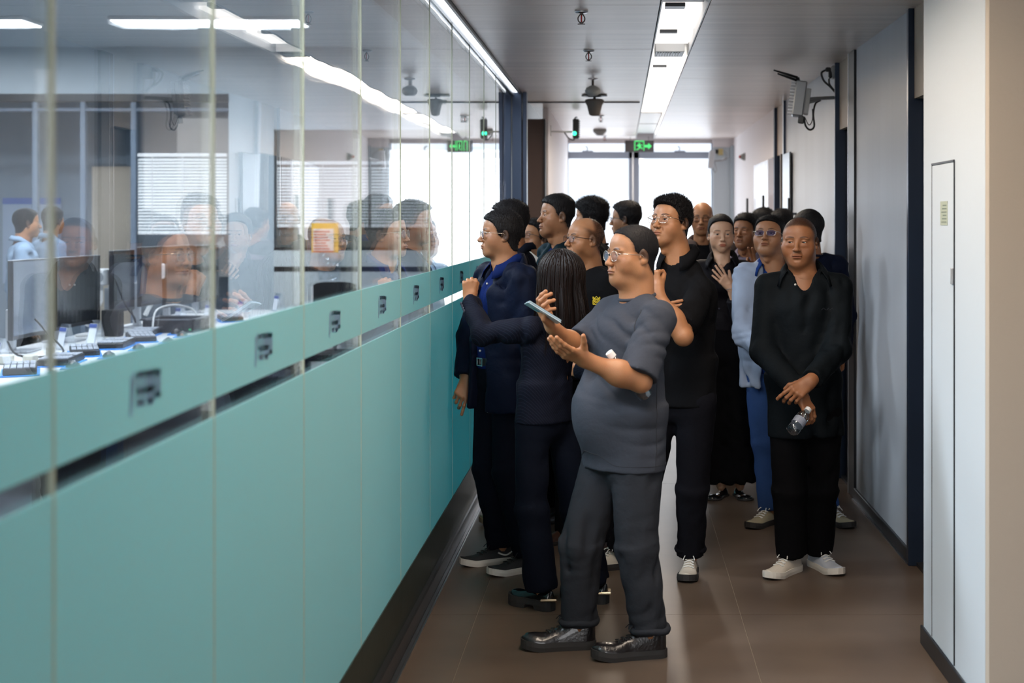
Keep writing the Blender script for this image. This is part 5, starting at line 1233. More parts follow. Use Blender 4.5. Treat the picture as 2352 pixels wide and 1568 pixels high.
# phone in his right hand
ph = at(1248, 716, 5.66); d_ = unit(at(1290, 735, 5.66) - at(1222, 692, 5.66) + V3(0, .02, 0)); up_ = unit(V3(.42, .24, .85)); Rp = frame(d_, up_)
t = empty('smartphone', tuple(ph), 'pale blue smartphone in a clear case held by the man in grey', 'phone')
MB().obox((0, 0, 0), Rp, (.070, .144, .008), .002).build('phone_body', mat('pale_blue_phone', (.32, .42, .50), .25, .3), t)
MB().obox(Rp @ V3(0, 0, -.0055), Rp, (.074, .149, .003), .001).build('clear_case', mat('milky_case', (.45, .55, .60), .15), t)
MB().obox(Rp @ V3(0, -.02, -.0075), Rp, (.03, .045, .002), .001).build('case_ring', SILV, t)
MB().obox(Rp @ V3(0, 0, .0045), Rp, (.066, .142, .001)).build('screen', mat('phone_glass', (.01, .01, .012), .08), t)
# bottle under his arm
def bottle(a, b, r, lab, capm, liq=(.45, .25, .15)):
    a = np.asarray(a); b = np.asarray(b); t = empty('water_bottle', tuple(a), lab, 'bottle'); R = frame((0, 1, 0), b - a); ax = unit(b - a); L = np.linalg.norm(b - a)
    Rr = frame(ax, (0, 1, .1)); Rr = np.stack([Rr[:, 0], Rr[:, 2], ax], 1)
    if np.linalg.det(Rr) < 0: Rr[:, 0] *= -1
    MB().lathe([(r * .7, 0), (r, .006), (r, L * .22), (r * .94, L * .25), (r, L * .28), (r, L * .55), (r * .94, L * .58), (r, L * .61), (r * .95, L * .70), (r * .45, L * .84), (r * .42, L * .90), (.001, L * .90)], (0, 0, 0), 24, Rr).build('bottle_shell', glassmat('bottle_plastic', (.80, .86, .90), .13, 3.), t, smooth=True)
    MB().lathe([(r * .5, L * .885), (r * .52, L * .89), (r * .52, L * .99), (r * .46, L), (.001, L)], (0, 0, 0), 20, Rr).build('screw_cap', capm, t, smooth=False)
    MB().lathe([(r * 1.012, L * .30), (r * 1.012, L * .53)], (0, 0, 0), 24, Rr).build('label', mat('bottle_label', (.25, .28, .36), .4), t)
    return t
bottle(at(1486, 912, 5.62), at(1398, 808, 5.58), .030, 'small water bottle with white cap clamped under the arm of the man in grey', mat('white_cap', (.75, .72, .70), .4))

# ---- woman with long dark hair seen from behind
Y = 6.55
p = Person('woman with long dark hair in pinstripe blazer, back to the camera, fist towards the glass', Y, (1285, 641), 150, 128, res=.009, hres=.0045, pitch=4, shape=dict(fem=1., wid=.95), hair=dict(fem=1, side=.008, top=.016, noise=.001), wid=.90, scale=.97)
J = p.J; J['neck'] = at(1275, 735, Y); J['chest'] = at(1262, 800, Y); J['waist'] = at(1250, 880, Y); J['pelvis'] = at(1250, 960, Y)
J['shl'] = at(1218, 752, 6.42); J['shr'] = at(1338, 760, 6.66); J['ell'] = at(1112, 768, 6.50); J['wrl'] = at(1078, 688, 6.72); J['elr'] = at(1375, 860, 6.75); J['wrr'] = at(1330, 850, 6.9)
J['hipl'] = at(1222, 965, 6.5); J['hipr'] = at(1290, 965, 6.62)
f1 = p.foot('l', 1243, 1395, 6.50, dx=-.02); f2 = p.foot('r', 1366, 1385, 6.62)
J['knl'] = at(1222, 1165, 6.5); J['knr'] = at(1325, 1165, 6.58)
p.top('blazer', C_['pin'], (1.93, 1.93), off=.004, hem=at(0, 968, Y)[2], loose=.006, hemr=2.8, sr=(.056, .052, .047), amp=.004, neck_r=.055, folds=[(J['waist'], V3(.4, 0, 1), .12, .004, .07)])
blz = p.topobj
pl = MB()
ax_ = unit(J['wrl'] - J['ell']); sd = unit(np.cross(ax_, (0, 1, 0)))
for i in range(4):
    q = J['wrl'] - ax_ * (.030 + .020 * i) + unit(V3(-.85, -.5, 0)) * .0465; MB().lathe([(.0085, 0), (.009, .003), (.006, .005), (.0005, .004)], q, 12, frame((0, 0, 1), V3(-.85, -.5, 0))).build('cuff_button', DBTN, blz, p.base, True)
p.trousers(C_['navyt'], rt=.082, rk=.082, ra=.080, ank=.085, flare=.004, amp=.003, bunch=.004)
for f_, yw in ((f1, 128), (f2, 122)):
    o, tw = shoe(p.root, p.base, f_, yw, 'chunky', PAT, RUB, .245, None)
    MB().obox(tw((0, -.045, .050)), tw.__defaults__ if False else np.eye(3), (.075, .075, .012), .004).build('gold_heel_strip', mat('gold_trim', (.8, .68, .5), .25, 1.), o, p.base)
p.finish(None, handkw=dict(l=dict(d=at(1080, 650, 6.72) - J['wrl'] + V3(0, 0, .03), back=V3(.15, -1, .1), curl=((.95, 1.0, .9),) * 4, thumb=(.1, 1.), res=.0028, size=.92, arm_r=(.022, .025), arm_to=.4)))
def long_hair(p, n, zlen, phis, seed, m, parent_name='hair_strands'):
    r = np.random.default_rng(seed); tow = p.hd['tow']; B = p.hd['B']; ph = r.uniform(*phis, n); th0 = r.uniform(.02, 1.0, n) ** 1.0; off = r.uniform(.006, .024, n); ln = zlen * r.uniform(.78, 1.05, n)
    S_ = 11; t = np.linspace(0, 1, S_); V = []; F = []; cl = np.sin(ph * 9 + 1) * .010 + np.sin(ph * 23) * .006
    for i in range(n):
        P = []
        for u in t:
            s_ = u * (ln[i]); arc = .115 * (1.62 - th0[i])
            if s_ < arc:
                a = th0[i] + s_ / .115; d = V3(math.sin(ph[i]) * math.sin(a), math.cos(ph[i]) * math.sin(a), math.cos(a)); q = V3(0, -.014, .032) + d * (V3(.086, .104, .088) + off[i])
            else:
                dn = s_ - arc; d = V3(math.sin(ph[i]), math.cos(ph[i]), 0); g = 1 + .10 * math.sin(dn * 9 + ph[i] * 2) * min(1, dn * 6) - .12 * sst(0, .2, dn) + .25 * sst(.18, .36, dn) * (d[0] < 0)
                q = V3(0, -.014, .032) + d * (V3(.086, .104, 0) + off[i]) * (g + .16 * sst(0, .2, dn)) + V3(0, -.02 * sst(.05, .2, dn), -dn) + d * cl[i] * sst(0, .15, dn)
            P.append(q)
        P = tow(np.array(P)); T = np.gradient(P, axis=0); T /= np.linalg.norm(T, axis=1)[:, None]
        sdv = unit_rows(np.cross(T, np.tile(unit(P[S_ // 2] - tow(V3(0, -.01, 0)) * [1, 1, 0] - V3(0, 0, P[S_ // 2][2])), (S_, 1)))); nr = np.cross(T, sdv)
        w_ = .0030 * (1 - .75 * t ** 2)[:, None]; b0 = len(V) * 0 + i * S_ * 3
        V.append(np.stack([P + sdv * w_, P - sdv * w_, P + nr * w_ * .5], 1).reshape(-1, 3))
        for k_ in range(S_ - 1):
            a = b0 + k_ * 3
            for e in ((0, 1), (1, 2), (2, 0)): F.append((a + e[0], a + e[1], a + 3 + e[1], a + 3 + e[0]))
    return mesh(parent_name, np.concatenate(V), np.array(F), m, p.root, p.base, True, kind='stuff')
hm_ = SDF(); tw_ = p.hd['tow']; Bq = p.hd['B']
hm_.ell(tw_((0, -.024, .026)), (.086, .090, .088), .03)
hm_.cap(tw_((0, -.030, .0)), tw_((.0, -.045, -.23)), .088, .084, .04, w=p.hd['B'][:, 0], kw=1.10); hm_.cut(tw_((0, .040, 0)), p.hd['B'][:, 1], 9.)
p.garment('hair', hm_, HAIRB, .008, (), (14, 40), res=.006)
long_hair(p, 2100, .42, (math.pi * .20, math.pi * 1.80), 5, HAIRB)

# ---- man in open navy jacket, blue shirt, at the glass
Y = 7.35
p = Person('man in open navy jacket, royal blue shirt and rimless glasses looking into the office', Y, (1150, 538), 76, 56, res=.009, hres=.0027, pitch=2, shape=dict(fat=.0, wid=.97, stubble=.25), hair=dict(side=.006, top=.013, hl=-.002, noise=.001, seed=8, spikes=3000, slen=.012, szmin=-.05, sdir=(0, .1, -.2), sup=.55), gaze=(0, 0), skin=3)
J = p.J; J['neck'] = at(1162, 612, Y); J['chest'] = at(1155, 690, Y); J['pelvis'] = at(1150, 850, Y); J['waist'] = at(1152, 780, Y)
for n_, sg in (('r', 1), ('l', -1)): J['sh' + n_] = J['neck'] + p.R * sg * .168 - p.U * .055; J['hip' + n_] = J['pelvis'] + p.R * sg * .085
J['elr'] = at(1082, 770, 7.55); J['wrr'] = at(1071, 872, 7.45); J['ell'] = at(1222, 760, 7.2); J['wrl'] = at(1232, 850, 7.2)
f1 = p.foot('r', 1152, 1292, 7.38); f2 = p.foot('l', 1212, 1310, 7.20)
J['knr'] = at(1120, 1070, 7.4); J['knl'] = at(1165, 1075, 7.25)
p.top('shirt', C_['blues'], (1.2, 1.2), off=.0, hem=at(0, 845, Y)[2], loose=.0, sr=(.05, .045, .04), vneck=(.14, .012), amp=.0025, neck_r=.062)
p.collar(C_['blues'], r=.066, h=.036, gap=.45, open_=.12)
p.buttons(BTN, [J['neck'] * (1 - u) + J['pelvis'] * u + p.F * (.092 + .03 * min(u * 2, 1)) + p.R * .0 for u in (.16, .36, .58, .8)])
tr_ = p.trousers(C_['navyt'], rt=.086, rk=.074, ra=.068, ank=.075, bunch=.011)
q = SDF(); q.cap(V3(J['pelvis'][0], J['pelvis'][1], at(0, 838, Y)[2]), V3(J['pelvis'][0], J['pelvis'][1], at(0, 818, Y)[2]), .112, .112, .01, w=p.R, kw=1.4, flat=True)
bl = p.garment('belt', q, LEA, 0, (), res=.007, parent=tr_)
bc = V3(J['pelvis'][0], J['pelvis'][1], at(0, 828, Y)[2]) + p.F * .118; fb = MB(); Rb = frame(p.F, (0, 0, 1))
for (dx, dz, w_, h_) in ((-.026, 0, .006, .04), (.026, 0, .006, .04), (0, .018, .056, .006), (0, -.018, .056, .006)): fb.obox(bc + Rb @ V3(dx, 0, dz), Rb, (w_, .006, h_), .001)
fb.build('buckle', SILV, bl, p.base)
p.top('jacket', C_['navyj'], (1.93, 1.93), off=.014, hem=at(0, 940, Y)[2], loose=.012, hemr=2.2, sr=(.064, .056, .050), amp=.006, neck_r=.068, open_front=(.030, .085, .0), folds=[(J['waist'], V3(.2, .2, 1), .15, .005, .09)])
p.collar(C_['navyj'], r=.080, h=.046, gap=1.5, point=.035, open_=.35, drop=.045, stand=-.012)
MB().tube([J['neck'] + p.F * .10 - p.R * .075 - p.U * .08, V3(*(J['pelvis'] + p.F * .13 - p.R * .10)[:2], at(0, 938, Y)[2])], .0022, 6).build('zip', SILV, p.topobj, p.base)
for f_, yw in ((f1, 66), (f2, 58)):
    o, tw = shoe(p.root, p.base, f_, yw, 'sneaker', GNM, WSO, .285, BLA)
    MB().tube(tw(spline([(-.033, .03, .058), (-.040, -.005, .045), (-.039, -.03, .052), (-.035, -.055, .066)], 12)), .0045, 6).build('side_stripe', WSO, o, p.base, True)
p.finish(dict(kind='round'), handkw=dict(r=dict(d=at(1055, 920, 7.4) - J['wrr'], back=V3(.2, -.9, .3), curl=(.12, .45, .55, .6), thumb=(.3, .4), res=.0032, arm_to=.4)))

# ---- tall man in black shirt, fist at his neck
Y = 7.02
p = Person('tall spiky-haired man with glasses in black shirt, arms folded, fist raised to neck', Y, (1541, 510), 42, 30, res=.009, hres=.0026, pitch=9, roll=0, shape=dict(fat=.25, wid=1.0), hair=dict(side=.005, top=.016, frontal=.006, hl=.002, noise=.003, seed=5, spikes=5200, slen=.020, szmin=-.01, sdir=(0, .55, .35), sup=.75, lump=1.5, sw=.0009), gaze=(5, 4), skin=0, scale=1.02)
J = p.J; J['neck'] = at(1560, 594, Y); J['chest'] = at(1565, 700, Y); J['waist'] = at(1562, 820, Y); J['pelvis'] = at(1562, 915, Y)
for n_, sg in (('r', 1), ('l', -1)): J['sh' + n_] = J['neck'] + p.R * sg * .168 - p.U * .060; J['hip' + n_] = J['pelvis'] + p.R * sg * .09
J['shl'] = at(1608, 672, 6.93); J['ell'] = at(1566, 766, 6.60); J['wrl'] = at(1509, 672, 6.66); J['shr'] = at(1500, 665, 7.1); J['elr'] = at(1460, 770, 6.95); J['wrr'] = at(1490, 722, 6.80)
f1 = p.foot('l', 1586, 1318, 7.16); f2 = p.foot('r', 1425, 1318, 7.26)
J['knl'] = at(1590, 1115, 7.05); J['knr'] = at(1480, 1115, 7.1)
p.top('shirt', C_['blk'], (1.12, .90), off=.004, hem=at(0, 930, Y)[2], loose=.008, sr=(.060, .056, .052), amp=.005, neck_r=.064, belly=.35, folds=[(J['chest'] + p.F * .1, V3(.8, 0, .5), .1, .005, .05)])
p.collar(C_['blk'], r=.068, h=.038, gap=.5)
p.trousers(C_['djean'], rt=.090, rk=.074, ra=.064, ank=.090, bunch=.010, amp=.004)
tr_ = [c for c in p.root.children if c.name.startswith('trousers')][0]; an = p.J['anl']; t_ = np.linspace(0, 2 * math.pi, 29)[:-1]
MB().tube(V3(an[0], an[1], .118) + np.outer(np.cos(t_), (1, 0, 0)) * .064 + np.outer(np.sin(t_), (0, 1, 0)) * .064 + np.outer(np.sin(3 * t_) * .004, (0, 0, 1)), .015, 8, closed=True).build('rolled_cuff', C_['djean'], tr_, p.base, True)
shoe(p.root, p.base, f1, 8, 'sneaker', WSH, RUB, .29, LAC); shoe(p.root, p.base, f2, 70, 'sneaker', WSH, RUB, .29, LAC)
p.finish(dict(kind='half'), handkw=dict(l=dict(d=at(1499, 628, 6.68) - J['wrl'], back=V3(-.62, -.78, .1), curl=((1.0, 1., .9),) * 4, thumb=(-.1, 1.2), res=.0032, arm_r=(.027, .047), arm_to=1.06, size=1.),
    r=dict(d=at(1565, 704, 6.74) - J['wrr'], back=V3(0, -.9, .4), curl=(.05, .06, .12, .2), thumb=(.1, .5), res=.0028, arm_r=(.024, .036), arm_to=.5, size=.95)))

# ---- shaven-headed man in black polo with a bottle
Y = 7.1
p = Person('shaven-headed man in open-necked black polo holding a water bottle, nearest the right wall', Y, (1836, 556), 14, 4, res=.009, hres=.0026, pitch=0, scale=1.035, shape=dict(fat=.3, wid=1.03, brow=.8, stubble=.2, eye=.85), hair=dict(side=.0012, top=.0016, hl=.006, hy=.004, soft=.010, noise=.0003, seed=6, cov=.97, spikes=3000, slen=.0065, szmin=-.05, sdir=(0, 0, 0), sup=1., sw=.0006), gaze=(14, 0), skin=1)
J = p.J; J['neck'] = at(1846, 625, Y); J['chest'] = at(1842, 720, Y); J['waist'] = at(1845, 860, Y); J['pelvis'] = at(1850, 945, Y)
for n_, sg in (('r', 1), ('l', -1)): J['sh' + n_] = J['neck'] + p.R * sg * .168 - p.U * .066; J['hip' + n_] = J['pelvis'] + p.R * sg * .09
J['elr'] = at(1752, 805, 7.05); J['wrr'] = at(1838, 902, 6.80); J['ell'] = at(1925, 800, 7.0); J['wrl'] = at(1862, 876, 6.78)
f1 = p.foot('r', 1818, 1315, 7.18); f2 = p.foot('l', 1878, 1300, 7.28)
J['knr'] = at(1812, 1120, 7.1); J['knl'] = at(1888, 1115, 7.15)
p.top('polo_shirt', C_['blkp'], (1.90, 1.93), off=.006, hem=at(0, 1000, Y)[2], loose=.012, sr=(.060, .056, .046), vneck=(.035, .050), amp=.005, neck_r=.064, neck_drop=.002, folds=[(J['waist'], V3(.7, 0, .7), .12, .004, .06)])
p.collar(C_['blkp'], r=.070, h=.030, gap=.95, open_=.28, point=.035)
p.buttons(BTN, [J['neck'] + p.F * .10 + p.R * .045 - p.U * .055])
lg = MB()
for i, (a, c_) in enumerate(((0, .020), (.024, .036), (.040, .056))):
    q = J['chest'] + p.F * .122 - p.R * .085 + p.U * .025; lg.tube([q - p.R * a, q - p.R * (a + .01) + p.U * .010, q - p.R * c_], .0012, 5)
lg.build('chest_mark', mat('dim_embroidery', (.012, .012, .020), .8), p.topobj, p.base)
p.trousers(C_['blkt'], rt=.088, rk=.080, ra=.076, ank=.085, bunch=.005, amp=.003)
shoe(p.root, p.base, f1, 38, 'sneaker', WSH, WSO, .29, LAC); shoe(p.root, p.base, f2, -22, 'sneaker', WSH2, WSO, .29, LAC)
def chest(q): q.cap(p.J['neck'] - p.U * .02 + p.F * .01, p.J['chest'] + p.F * .018, .056, .082, .04, w=p.R, kw=1.25)
p.finish(None, head_extra=chest, handkw=dict(l=dict(d=at(1822, 905, 6.74) - J['wrl'], back=V3(-.1, -1, .35), curl=(.22, .42, .45, .5), thumb=(.35, .5), res=.0028, arm_to=.5, size=1.02),
    r=dict(d=at(1862, 950, 6.78) - J['wrr'], back=V3(.6, -.75, .0), curl=(.30, .38, .42, .5), thumb=(.2, .6), res=.0028, arm_to=.4, size=.98)))
tag(MB().tube(J['wrr'] + np.outer(np.cos(np.linspace(0, 6.283, 21)[:-1]), unit(V3(1, 0, .45))) * .031 + np.outer(np.sin(np.linspace(0, 6.283, 21)[:-1]), V3(0, 1, 0)) * .026, .004, 6, closed=True).build('wristband', BLKF, p.root, p.base, True))
bottle(at(1818, 992, 6.68), at(1858, 938, 6.76), .030, 'clear water bottle hanging from the hand of the shaven-headed man', mat('white_cap2', (.7, .7, .7), .4))

# ---- man in pale blue jacket and blue shirt
Y = 8.35
p = Person('man in pale blue jacket over bright blue shirt, glasses with blue reflection', Y, (1767, 543), 20, 12, res=.010, hres=.0026, pitch=14, shape=dict(fat=.75, wid=1.05), hair=dict(side=.005, top=.012, hl=.002, noise=.002, seed=9, spikes=1800, slen=.012, szmin=.0, sdir=(0, .3, .3)), gaze=(6, 0), skin=3)
J = p.J; J['neck'] = at(1780, 610, Y); J['chest'] = at(1778, 690, Y); J['pelvis'] = at(1780, 860, Y); J['waist'] = at(1778, 790, Y)
for n_, sg in (('r', 1), ('l', -1)): J['sh' + n_] = J['neck'] + p.R * sg * .162 - p.U * .055; J['hip' + n_] = J['pelvis'] + p.R * sg * .09
J['elr'] = at(1712, 765, 8.2); J['wrr'] = at(1765, 805, 8.0)
f1 = p.foot('r', 1768, 1206, 8.32); f2 = p.foot('l', 1905, 1206, 8.35)
p.top('shirt', C_['blues2'], (0, 0), off=.0, hem=.85, vneck=(.1, .014), neck_r=.064); p.collar(C_['blues2'], r=.069, gap=.8, open_=.15)
p.top('jacket', C_['lblue'], (1.95, 1.95), off=.014, hem=at(0, 886, Y)[2], loose=.012, sr=(.066, .062, .054), amp=.009, folds=[(J['elr'], V3(.5, 0, 1), .16, .022, .07), (J['shr'], V3(1, 0, 1), .12, .012, .05)], open_front=(.062, .072, 0), neck_r=.074)
p.collar(C_['lblue'], r=.082, h=.044, gap=1.6, open_=.35, stand=-.010)
p.trousers(C_['bjean'], rt=.084, rk=.070, ra=.062, ank=.08, bunch=.009)
shoe(p.root, p.base, f1, 40, 'sneaker', TAN, RUB, .28, LAC); shoe(p.root, p.base, f2, -30, 'sneaker', TAN, RUB, .28, LAC)
p.finish(dict(kind='half', lm=LENSB))

# ---- young woman facing the camera, hand on her chest
Y = 9.15
p = Person('young woman in black blouse facing the camera, hand spread on her chest', Y, (1656, 538), -3, 8, res=.010, hres=.0024, pitch=0, shape=dict(fem=1., wid=.99, lip=(.85, .48, .44), stubble=0, eye=1.25, brow_t=.8, brow=.8), hair=dict(fem=1, side=.007, top=.013, noise=.0010, seed=12, hl=.006, backk=.012), gaze=(0, 0), skin=2, wid=.88, scale=1.0)
J = p.J; J['neck'] = at(1660, 596, Y)
J['ell'] = at(1704, 742, 8.95); J['wrl'] = at(1678, 662, 8.88)
f1 = p.foot('r', 1656, 1140, None); f2 = p.foot('l', 1700, 1140, None)
p.top('blouse', C_['blouse'], (1.5, 1.72), off=.002, hem=at(0, 762, Y)[2], loose=.004, vneck=(.12, .030), sr=(.054, .050, .048), amp=.006, bust=1, neck_r=.054)
p.collar(C_['blouse'], r=.058, h=.034, gap=.8, open_=.2)
tr_ = p.trousers(C_['blkt'], rt=.088, rk=.100, ra=.105, ank=.095, flare=.01, waist=at(0, 745, Y)[2], amp=.005)
p.buttons(DBTN, [J['chest'] + p.F * .125 - p.U * u for u in (.06, .16)])
shoe(p.root, p.base, f1, 28, 'flat', PAT, RUB, .235); shoe(p.root, p.base, f2, -12, 'flat', PAT, RUB, .235)
def vchest(q): q.cap(p.J['neck'] - p.U * .02, p.J['chest'] + p.F * .012 + p.U * .03, .045, .062, .04, w=p.R, kw=1.25)
p.finish(None, head_extra=vchest, handkw=dict(l=dict(d=at(1646, 622, 8.86) - J['wrl'], back=V3(-.15, -1, .2), curl=(.05, .08, .10, .12), thumb=(.5, .1), spread=.22, res=.0026, arm_r=(.021, .032), arm_to=.7, size=.86)))
MB().tube(J['wrl'] + np.outer(np.cos(np.linspace(0, 6.283, 17)[:-1]), (1, 0, .3)) * .026 + np.outer(np.sin(np.linspace(0, 6.283, 17)[:-1]), (0, 1, 0)) * .022, .002, 6, closed=True).build('bracelet', SILV, p.root, p.base, True)
for sg in (-1, 1): MB().tube([p.hd['tow'](V3(sg * .079, -.006, -.038)), p.hd['tow'](V3(sg * .079, -.006, -.034))], .003, 8).build('earring', SILV, p.root, p.base, True)

# ---- the men behind
def crowd(label, Y, head, yaw, body, m_top, m_tr, hair, shape={}, pitch=0, skin=0, gl=None, hres=.0042, over={}, collar=None, jacket=None, shoes=(LEA, RUB, 'dress'), res=.012, scale=1., sleeves=(1.93, 1.93), hands=None, feet=None, fat=0., wid=1., gaze=(0, 0), crew=None, open_=(.04, .07, 0)):
    p = Person(label, Y, head, yaw, body, res=res, hres=hres, pitch=pitch, shape=shape, hair=hair, skin=skin, scale=scale, fat=fat, wid=wid, gaze=gaze)
    for k_, v in over.items(): p.J[k_] = v
    ff = []
    for n_, sg in (('r', 1), ('l', -1)):
        if feet and n_ in feet: ff.append(p.foot(n_, *feet[n_][:2], feet[n_][2] if len(feet[n_]) > 2 else None))
        else: a = p.J['an' + n_]; ff.append(V3(a[0], a[1], 0))
    p.top('shirt', m_top, sleeves if jacket is None else (0, 0), off=.004 if jacket is None else 0., hem=.525 * p.h - .04, neck_r=.064)
    inner = p.topobj
    if crew: p.crew(crew)
    if collar: p.collar(collar, gap=.6, open_=.1)
    if jacket:
        p.top('jacket', jacket, sleeves, off=.014, hem=.525 * p.h - .10, loose=.010, sr=(.064, .058, .052), amp=.006, open_front=open_, neck_r=.068); p.collar(jacket, r=.080, h=.042, gap=1.4, open_=.3, stand=-.01)
    p.trousers(m_tr, bunch=.008)
    for f_, dy in zip(ff, (6, -6)): shoe(p.root, p.base, f_, body + dy, shoes[2], shoes[0], shoes[1], .28, None)
    p.finish(gl, handkw=hands); return p, inner
sh = dict(side=.006, top=.016, noise=.0022, seed=21, spikes=1300, slen=.014, szmin=.0, sdir=(0, .3, .3))
p, _ = crowd('bald man with glasses and yellow-marked black T-shirt behind the long-haired woman', 7.85, (1342, 550), 60, 50, C_['blk'], C_['djean'], dict(side=.0015, top=.002, hl=.0, hy=.016, soft=.012, bald=.045, crown=-.012, noise=.0006, seed=4, cov=.85, spikes=2600, slen=.009, szmin=-.06, sdir=(0, 0, 0), sw=.0006), dict(fat=.6, wid=1.03), 4, 0, dict(kind='half', fm=BLKF), .0024, crew=C_['blk'], feet=dict(r=(1300, 1245), l=(1392, 1262)), shoes=(mat('brown_leather', (.05, .022, .014), .3, coat=.3), RUB, 'dress'), fat=.5, res=.010)
# yellow crown emblem on the T-shirt
q0 = at(1370, 690, 7.5); nrm = unit(V3(-.45, -1, 0)); u_ = unit(np.cross(V3(0, 0, 1), -nrm)); u_ = u_ if u_[0] > 0 else -u_; vv = V3(0, 0, 1); em = MB()
yel = mat('yellow_print', (.75, .55, .02), .6, emit=None)
hits = [v.co for v in p.topobj.data.vertices]; arr = np.array([tuple(v) for v in hits]) + p.base
sel = arr[(np.abs(arr[:, 0] / arr[:, 1] * FPX + VX - 1370) < 10) & (np.abs(VY - (arr[:, 2] - H) / arr[:, 1] * FPX - 690) < 12)]
yq = sel[:, 1].min() if len(sel) else 7.5; q0 = at(1370, 690, yq - .010)
def bar2(x0, z0, x1, z1, w_):
    a = np.array([x0, z0], float); c = np.array([x1, z1], float); d = unit(c - a); n2 = np.array([-d[1], d[0]]) * w_ / 2; em.prism([a + n2, a - n2, c - n2, c + n2], q0, u_, vv, .0015)
s_ = .0022
for (x0, z0, x1, z1, w_) in ((-9, 4, 9, 4, 1.6), (-9, 4, -9, 9, 1.4), (9, 4, 9, 9, 1.4), (-9, 9, -5, 5, 1.2), (-5, 5, 0, 10, 1.2), (0, 10, 5, 5, 1.2), (5, 5, 9, 9, 1.2), (-9, 1.5, 9, 1.5, 1.4), (-9, -9, -9, 1, 1.5), (9, -9, 9, 1, 1.5), (-9, 0, 0, -6, 1.5), (9, 0, 0, -6, 1.5), (-5, 0, 0, -3, 1.2), (5, 0, 0, -3, 1.2), (-9, -9, 9, -9, 1.6), (-9, -4, -4, -8, 1.4), (9, -4, 4, -8, 1.4)):
    bar2(x0 * s_, z0 * s_, x1 * s_, z1 * s_, w_ * s_)
em.build('crown_print', yel, p.topobj, p.base)
crowd('tall man with cropped hair in dark teal jacket, profile, behind the long-haired woman', 8.5, (1278, 496), 68, 60, C_['blues'], C_['djean'], dict(side=.0016, top=.016, hl=.0, soft=.010, cov=.85, noise=.0012, seed=31, spikes=2600, slen=.010, szmin=.0, sdir=(0, .4, .3)), dict(wid=1.0, fat=.1), 3, 3, None, .0024, jacket=C_['teal'], collar=C_['blues'], shoes=(LEA, RUB, 'dress'), open_=(.03, .05, 0))
crowd('man with glasses holding a folded white paper, between two taller heads', 9.15, (1228, 548), 46, 40, C_['pblue'], C_['djean'], sh, dict(fat=.7, wid=1.04), 14, 0, dict(kind='half', fm=BLKF), .0034, collar=C_['pblue'],
      over=dict(elr=at(1208, 700, 8.98), wrr=at(1211, 648, 8.76)), hands=dict(r=dict(d=V3(.05, -.1, 1), back=V3(-.4, 1, 0), curl=(.3, .35, .4, .4), thumb=(.3, .3), res=.005, arm_to=.4)))
pw = at(1215, 592, 8.60); Rw = frame(unit(V3(.75, .1, -.62)), V3(.1, -1, .2)); pa = empty('paper_sheet', tuple(pw), 'folded white printed paper held up by the man with glasses', 'paper')
MB().obox((0, 0, 0), Rw, (.07, .14, .0015)).build('sheet', mat('paper', (.62, .60, .56), .8), pa); MB().obox(Rw @ V3(.0, .03, .0015), Rw, (.005, .03, .001)).obox(Rw @ V3(.01, -.02, .0015), Rw, (.004, .05, .001)).build('print', mat('print_grey', (.15, .15, .16), .8), pa)
crowd('man with thick black hair turned to the glass, behind the bald man', 9.5, (1356, 500), 104, 95, C_['blk'], C_['djean'], dict(side=.012, top=.024, hl=-.012, noise=.003, seed=33, spikes=2200, slen=.022, szmin=-.02, sdir=(0, .3, -.1), sup=.6), dict(fat=.2), 0, 0, None, .0044, crew=C_['blk'])
crowd('man with glasses seen from behind against the window, far left group', 10.2, (1437, 503), 102, 100, C_['navyj'], C_['djean'], sh, {}, 0, 3, dict(kind='half', fm=BLKF), .0034, collar=C_['navyj'])
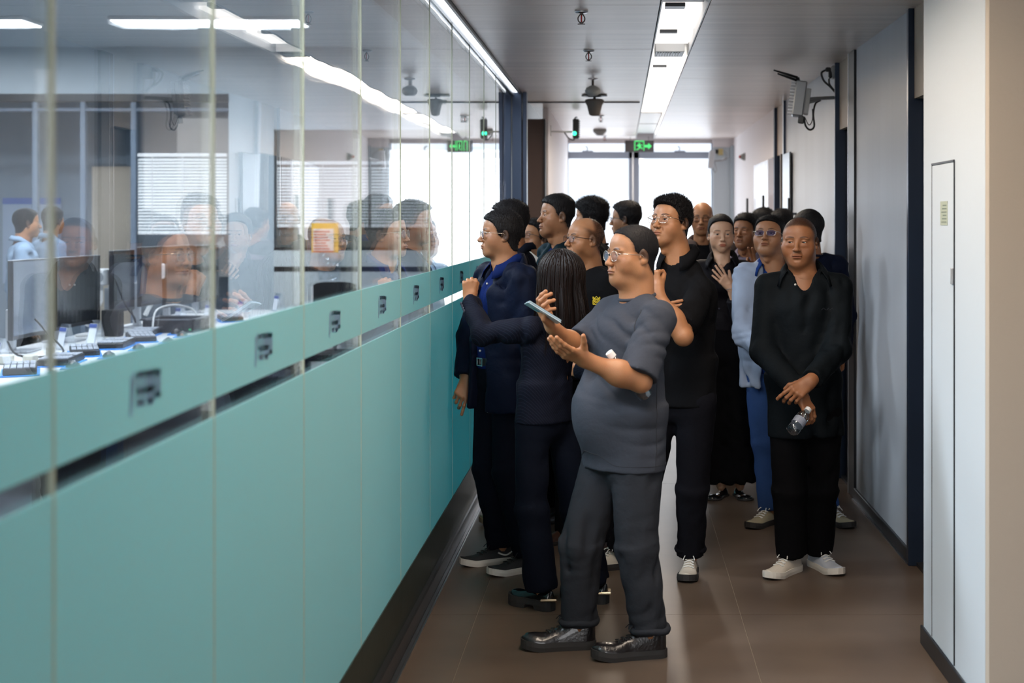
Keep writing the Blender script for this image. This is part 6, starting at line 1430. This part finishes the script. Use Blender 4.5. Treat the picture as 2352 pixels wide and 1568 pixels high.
crowd('dark-haired man directly behind the man in navy jacket at the glass', 8.15, (1168, 512), 80, 92, C_['blk'], C_['navyt'], dict(side=.008, top=.018, noise=.002, seed=35, spikes=1400, slen=.014, szmin=.0, sdir=(0, .3, .2)), {}, 0, 1, None, .0044, feet=dict(r=(1186, 1203, 8.3), l=(1204, 1222, 8.1)), shoes=(GRN, TAN, 'sneaker'), jacket=C_['navyt'])
crowd('bald man with dark glasses in taupe jacket before the window', 10.3, (1613, 502), 8, 0, C_['blk'], C_['djean'], dict(side=.0015, top=.002, spikes=1500, slen=.005, szmin=-.06, sdir=(0, 0, 0), sw=.0006, hl=.0, hy=.016, soft=.012, bald=.035, crown=-.05, noise=.0006, seed=36, cov=.8), dict(wid=.95, open=.001), 0, 0, dict(kind='round', fm=BLKF), .0034, jacket=C_['brown'], crew=C_['blk'], scale=1.0)
crowd('talking man with brush-cut black hair behind the young woman', 9.95, (1713, 532), 32, 20, C_['lilac'], C_['djean'], sh, dict(open=.0035, fat=.3), 4, 1, None, .0044, collar=C_['lilac'],
      over=dict(elr=at(1690, 690, 9.75), wrr=at(1735, 632, 9.6)), hands=dict(r=dict(d=V3(-.3, 0, 1), back=V3(.3, 1, 0), curl=(.05, .1, .5, .6), thumb=(.6, .1), res=.004, arm_to=.5)))
crowd('man at the very back, only black hair showing, left of two', 11.6, (1752, 514), 150, 150, C_['blk'], C_['djean'], sh, {}, 0, 0, None, .0046, res=.016)
crowd('man at the very back, only black hair showing, right of two', 10.4, (1794, 521), 170, 170, C_['navyt'], C_['djean'], sh, {}, 0, 0, None, .0046, res=.016, wid=.9)
crowd('man in navy sweater facing away, thin hair on crown, by the right wall', 9.0, (1855, 525), 150, 172, C_['navyj'], C_['djean'], dict(side=.010, top=.007, noise=.0015, seed=38, cov=.9), dict(wid=1.02), 2, 1, None, .0028, crew=C_['navyj'])
# two staff inside the office
crowd('office worker in pale blue shirt with thin grey hair, leftmost behind the glass', 12.0, (62, 512), 235, 240, C_['pblue'], C_['djean'], dict(side=.006, top=.008, noise=.001, seed=41), {}, 0, 0, None, .0036, collar=C_['pblue'], res=.014)
crowd('office worker in pale shirt with dark hair, second from left behind the glass', 13.2, (122, 508), 200, 220, C_['pblue'], C_['djean'], sh, {}, 0, 0, None, .0046, collar=C_['pblue'], res=.014)
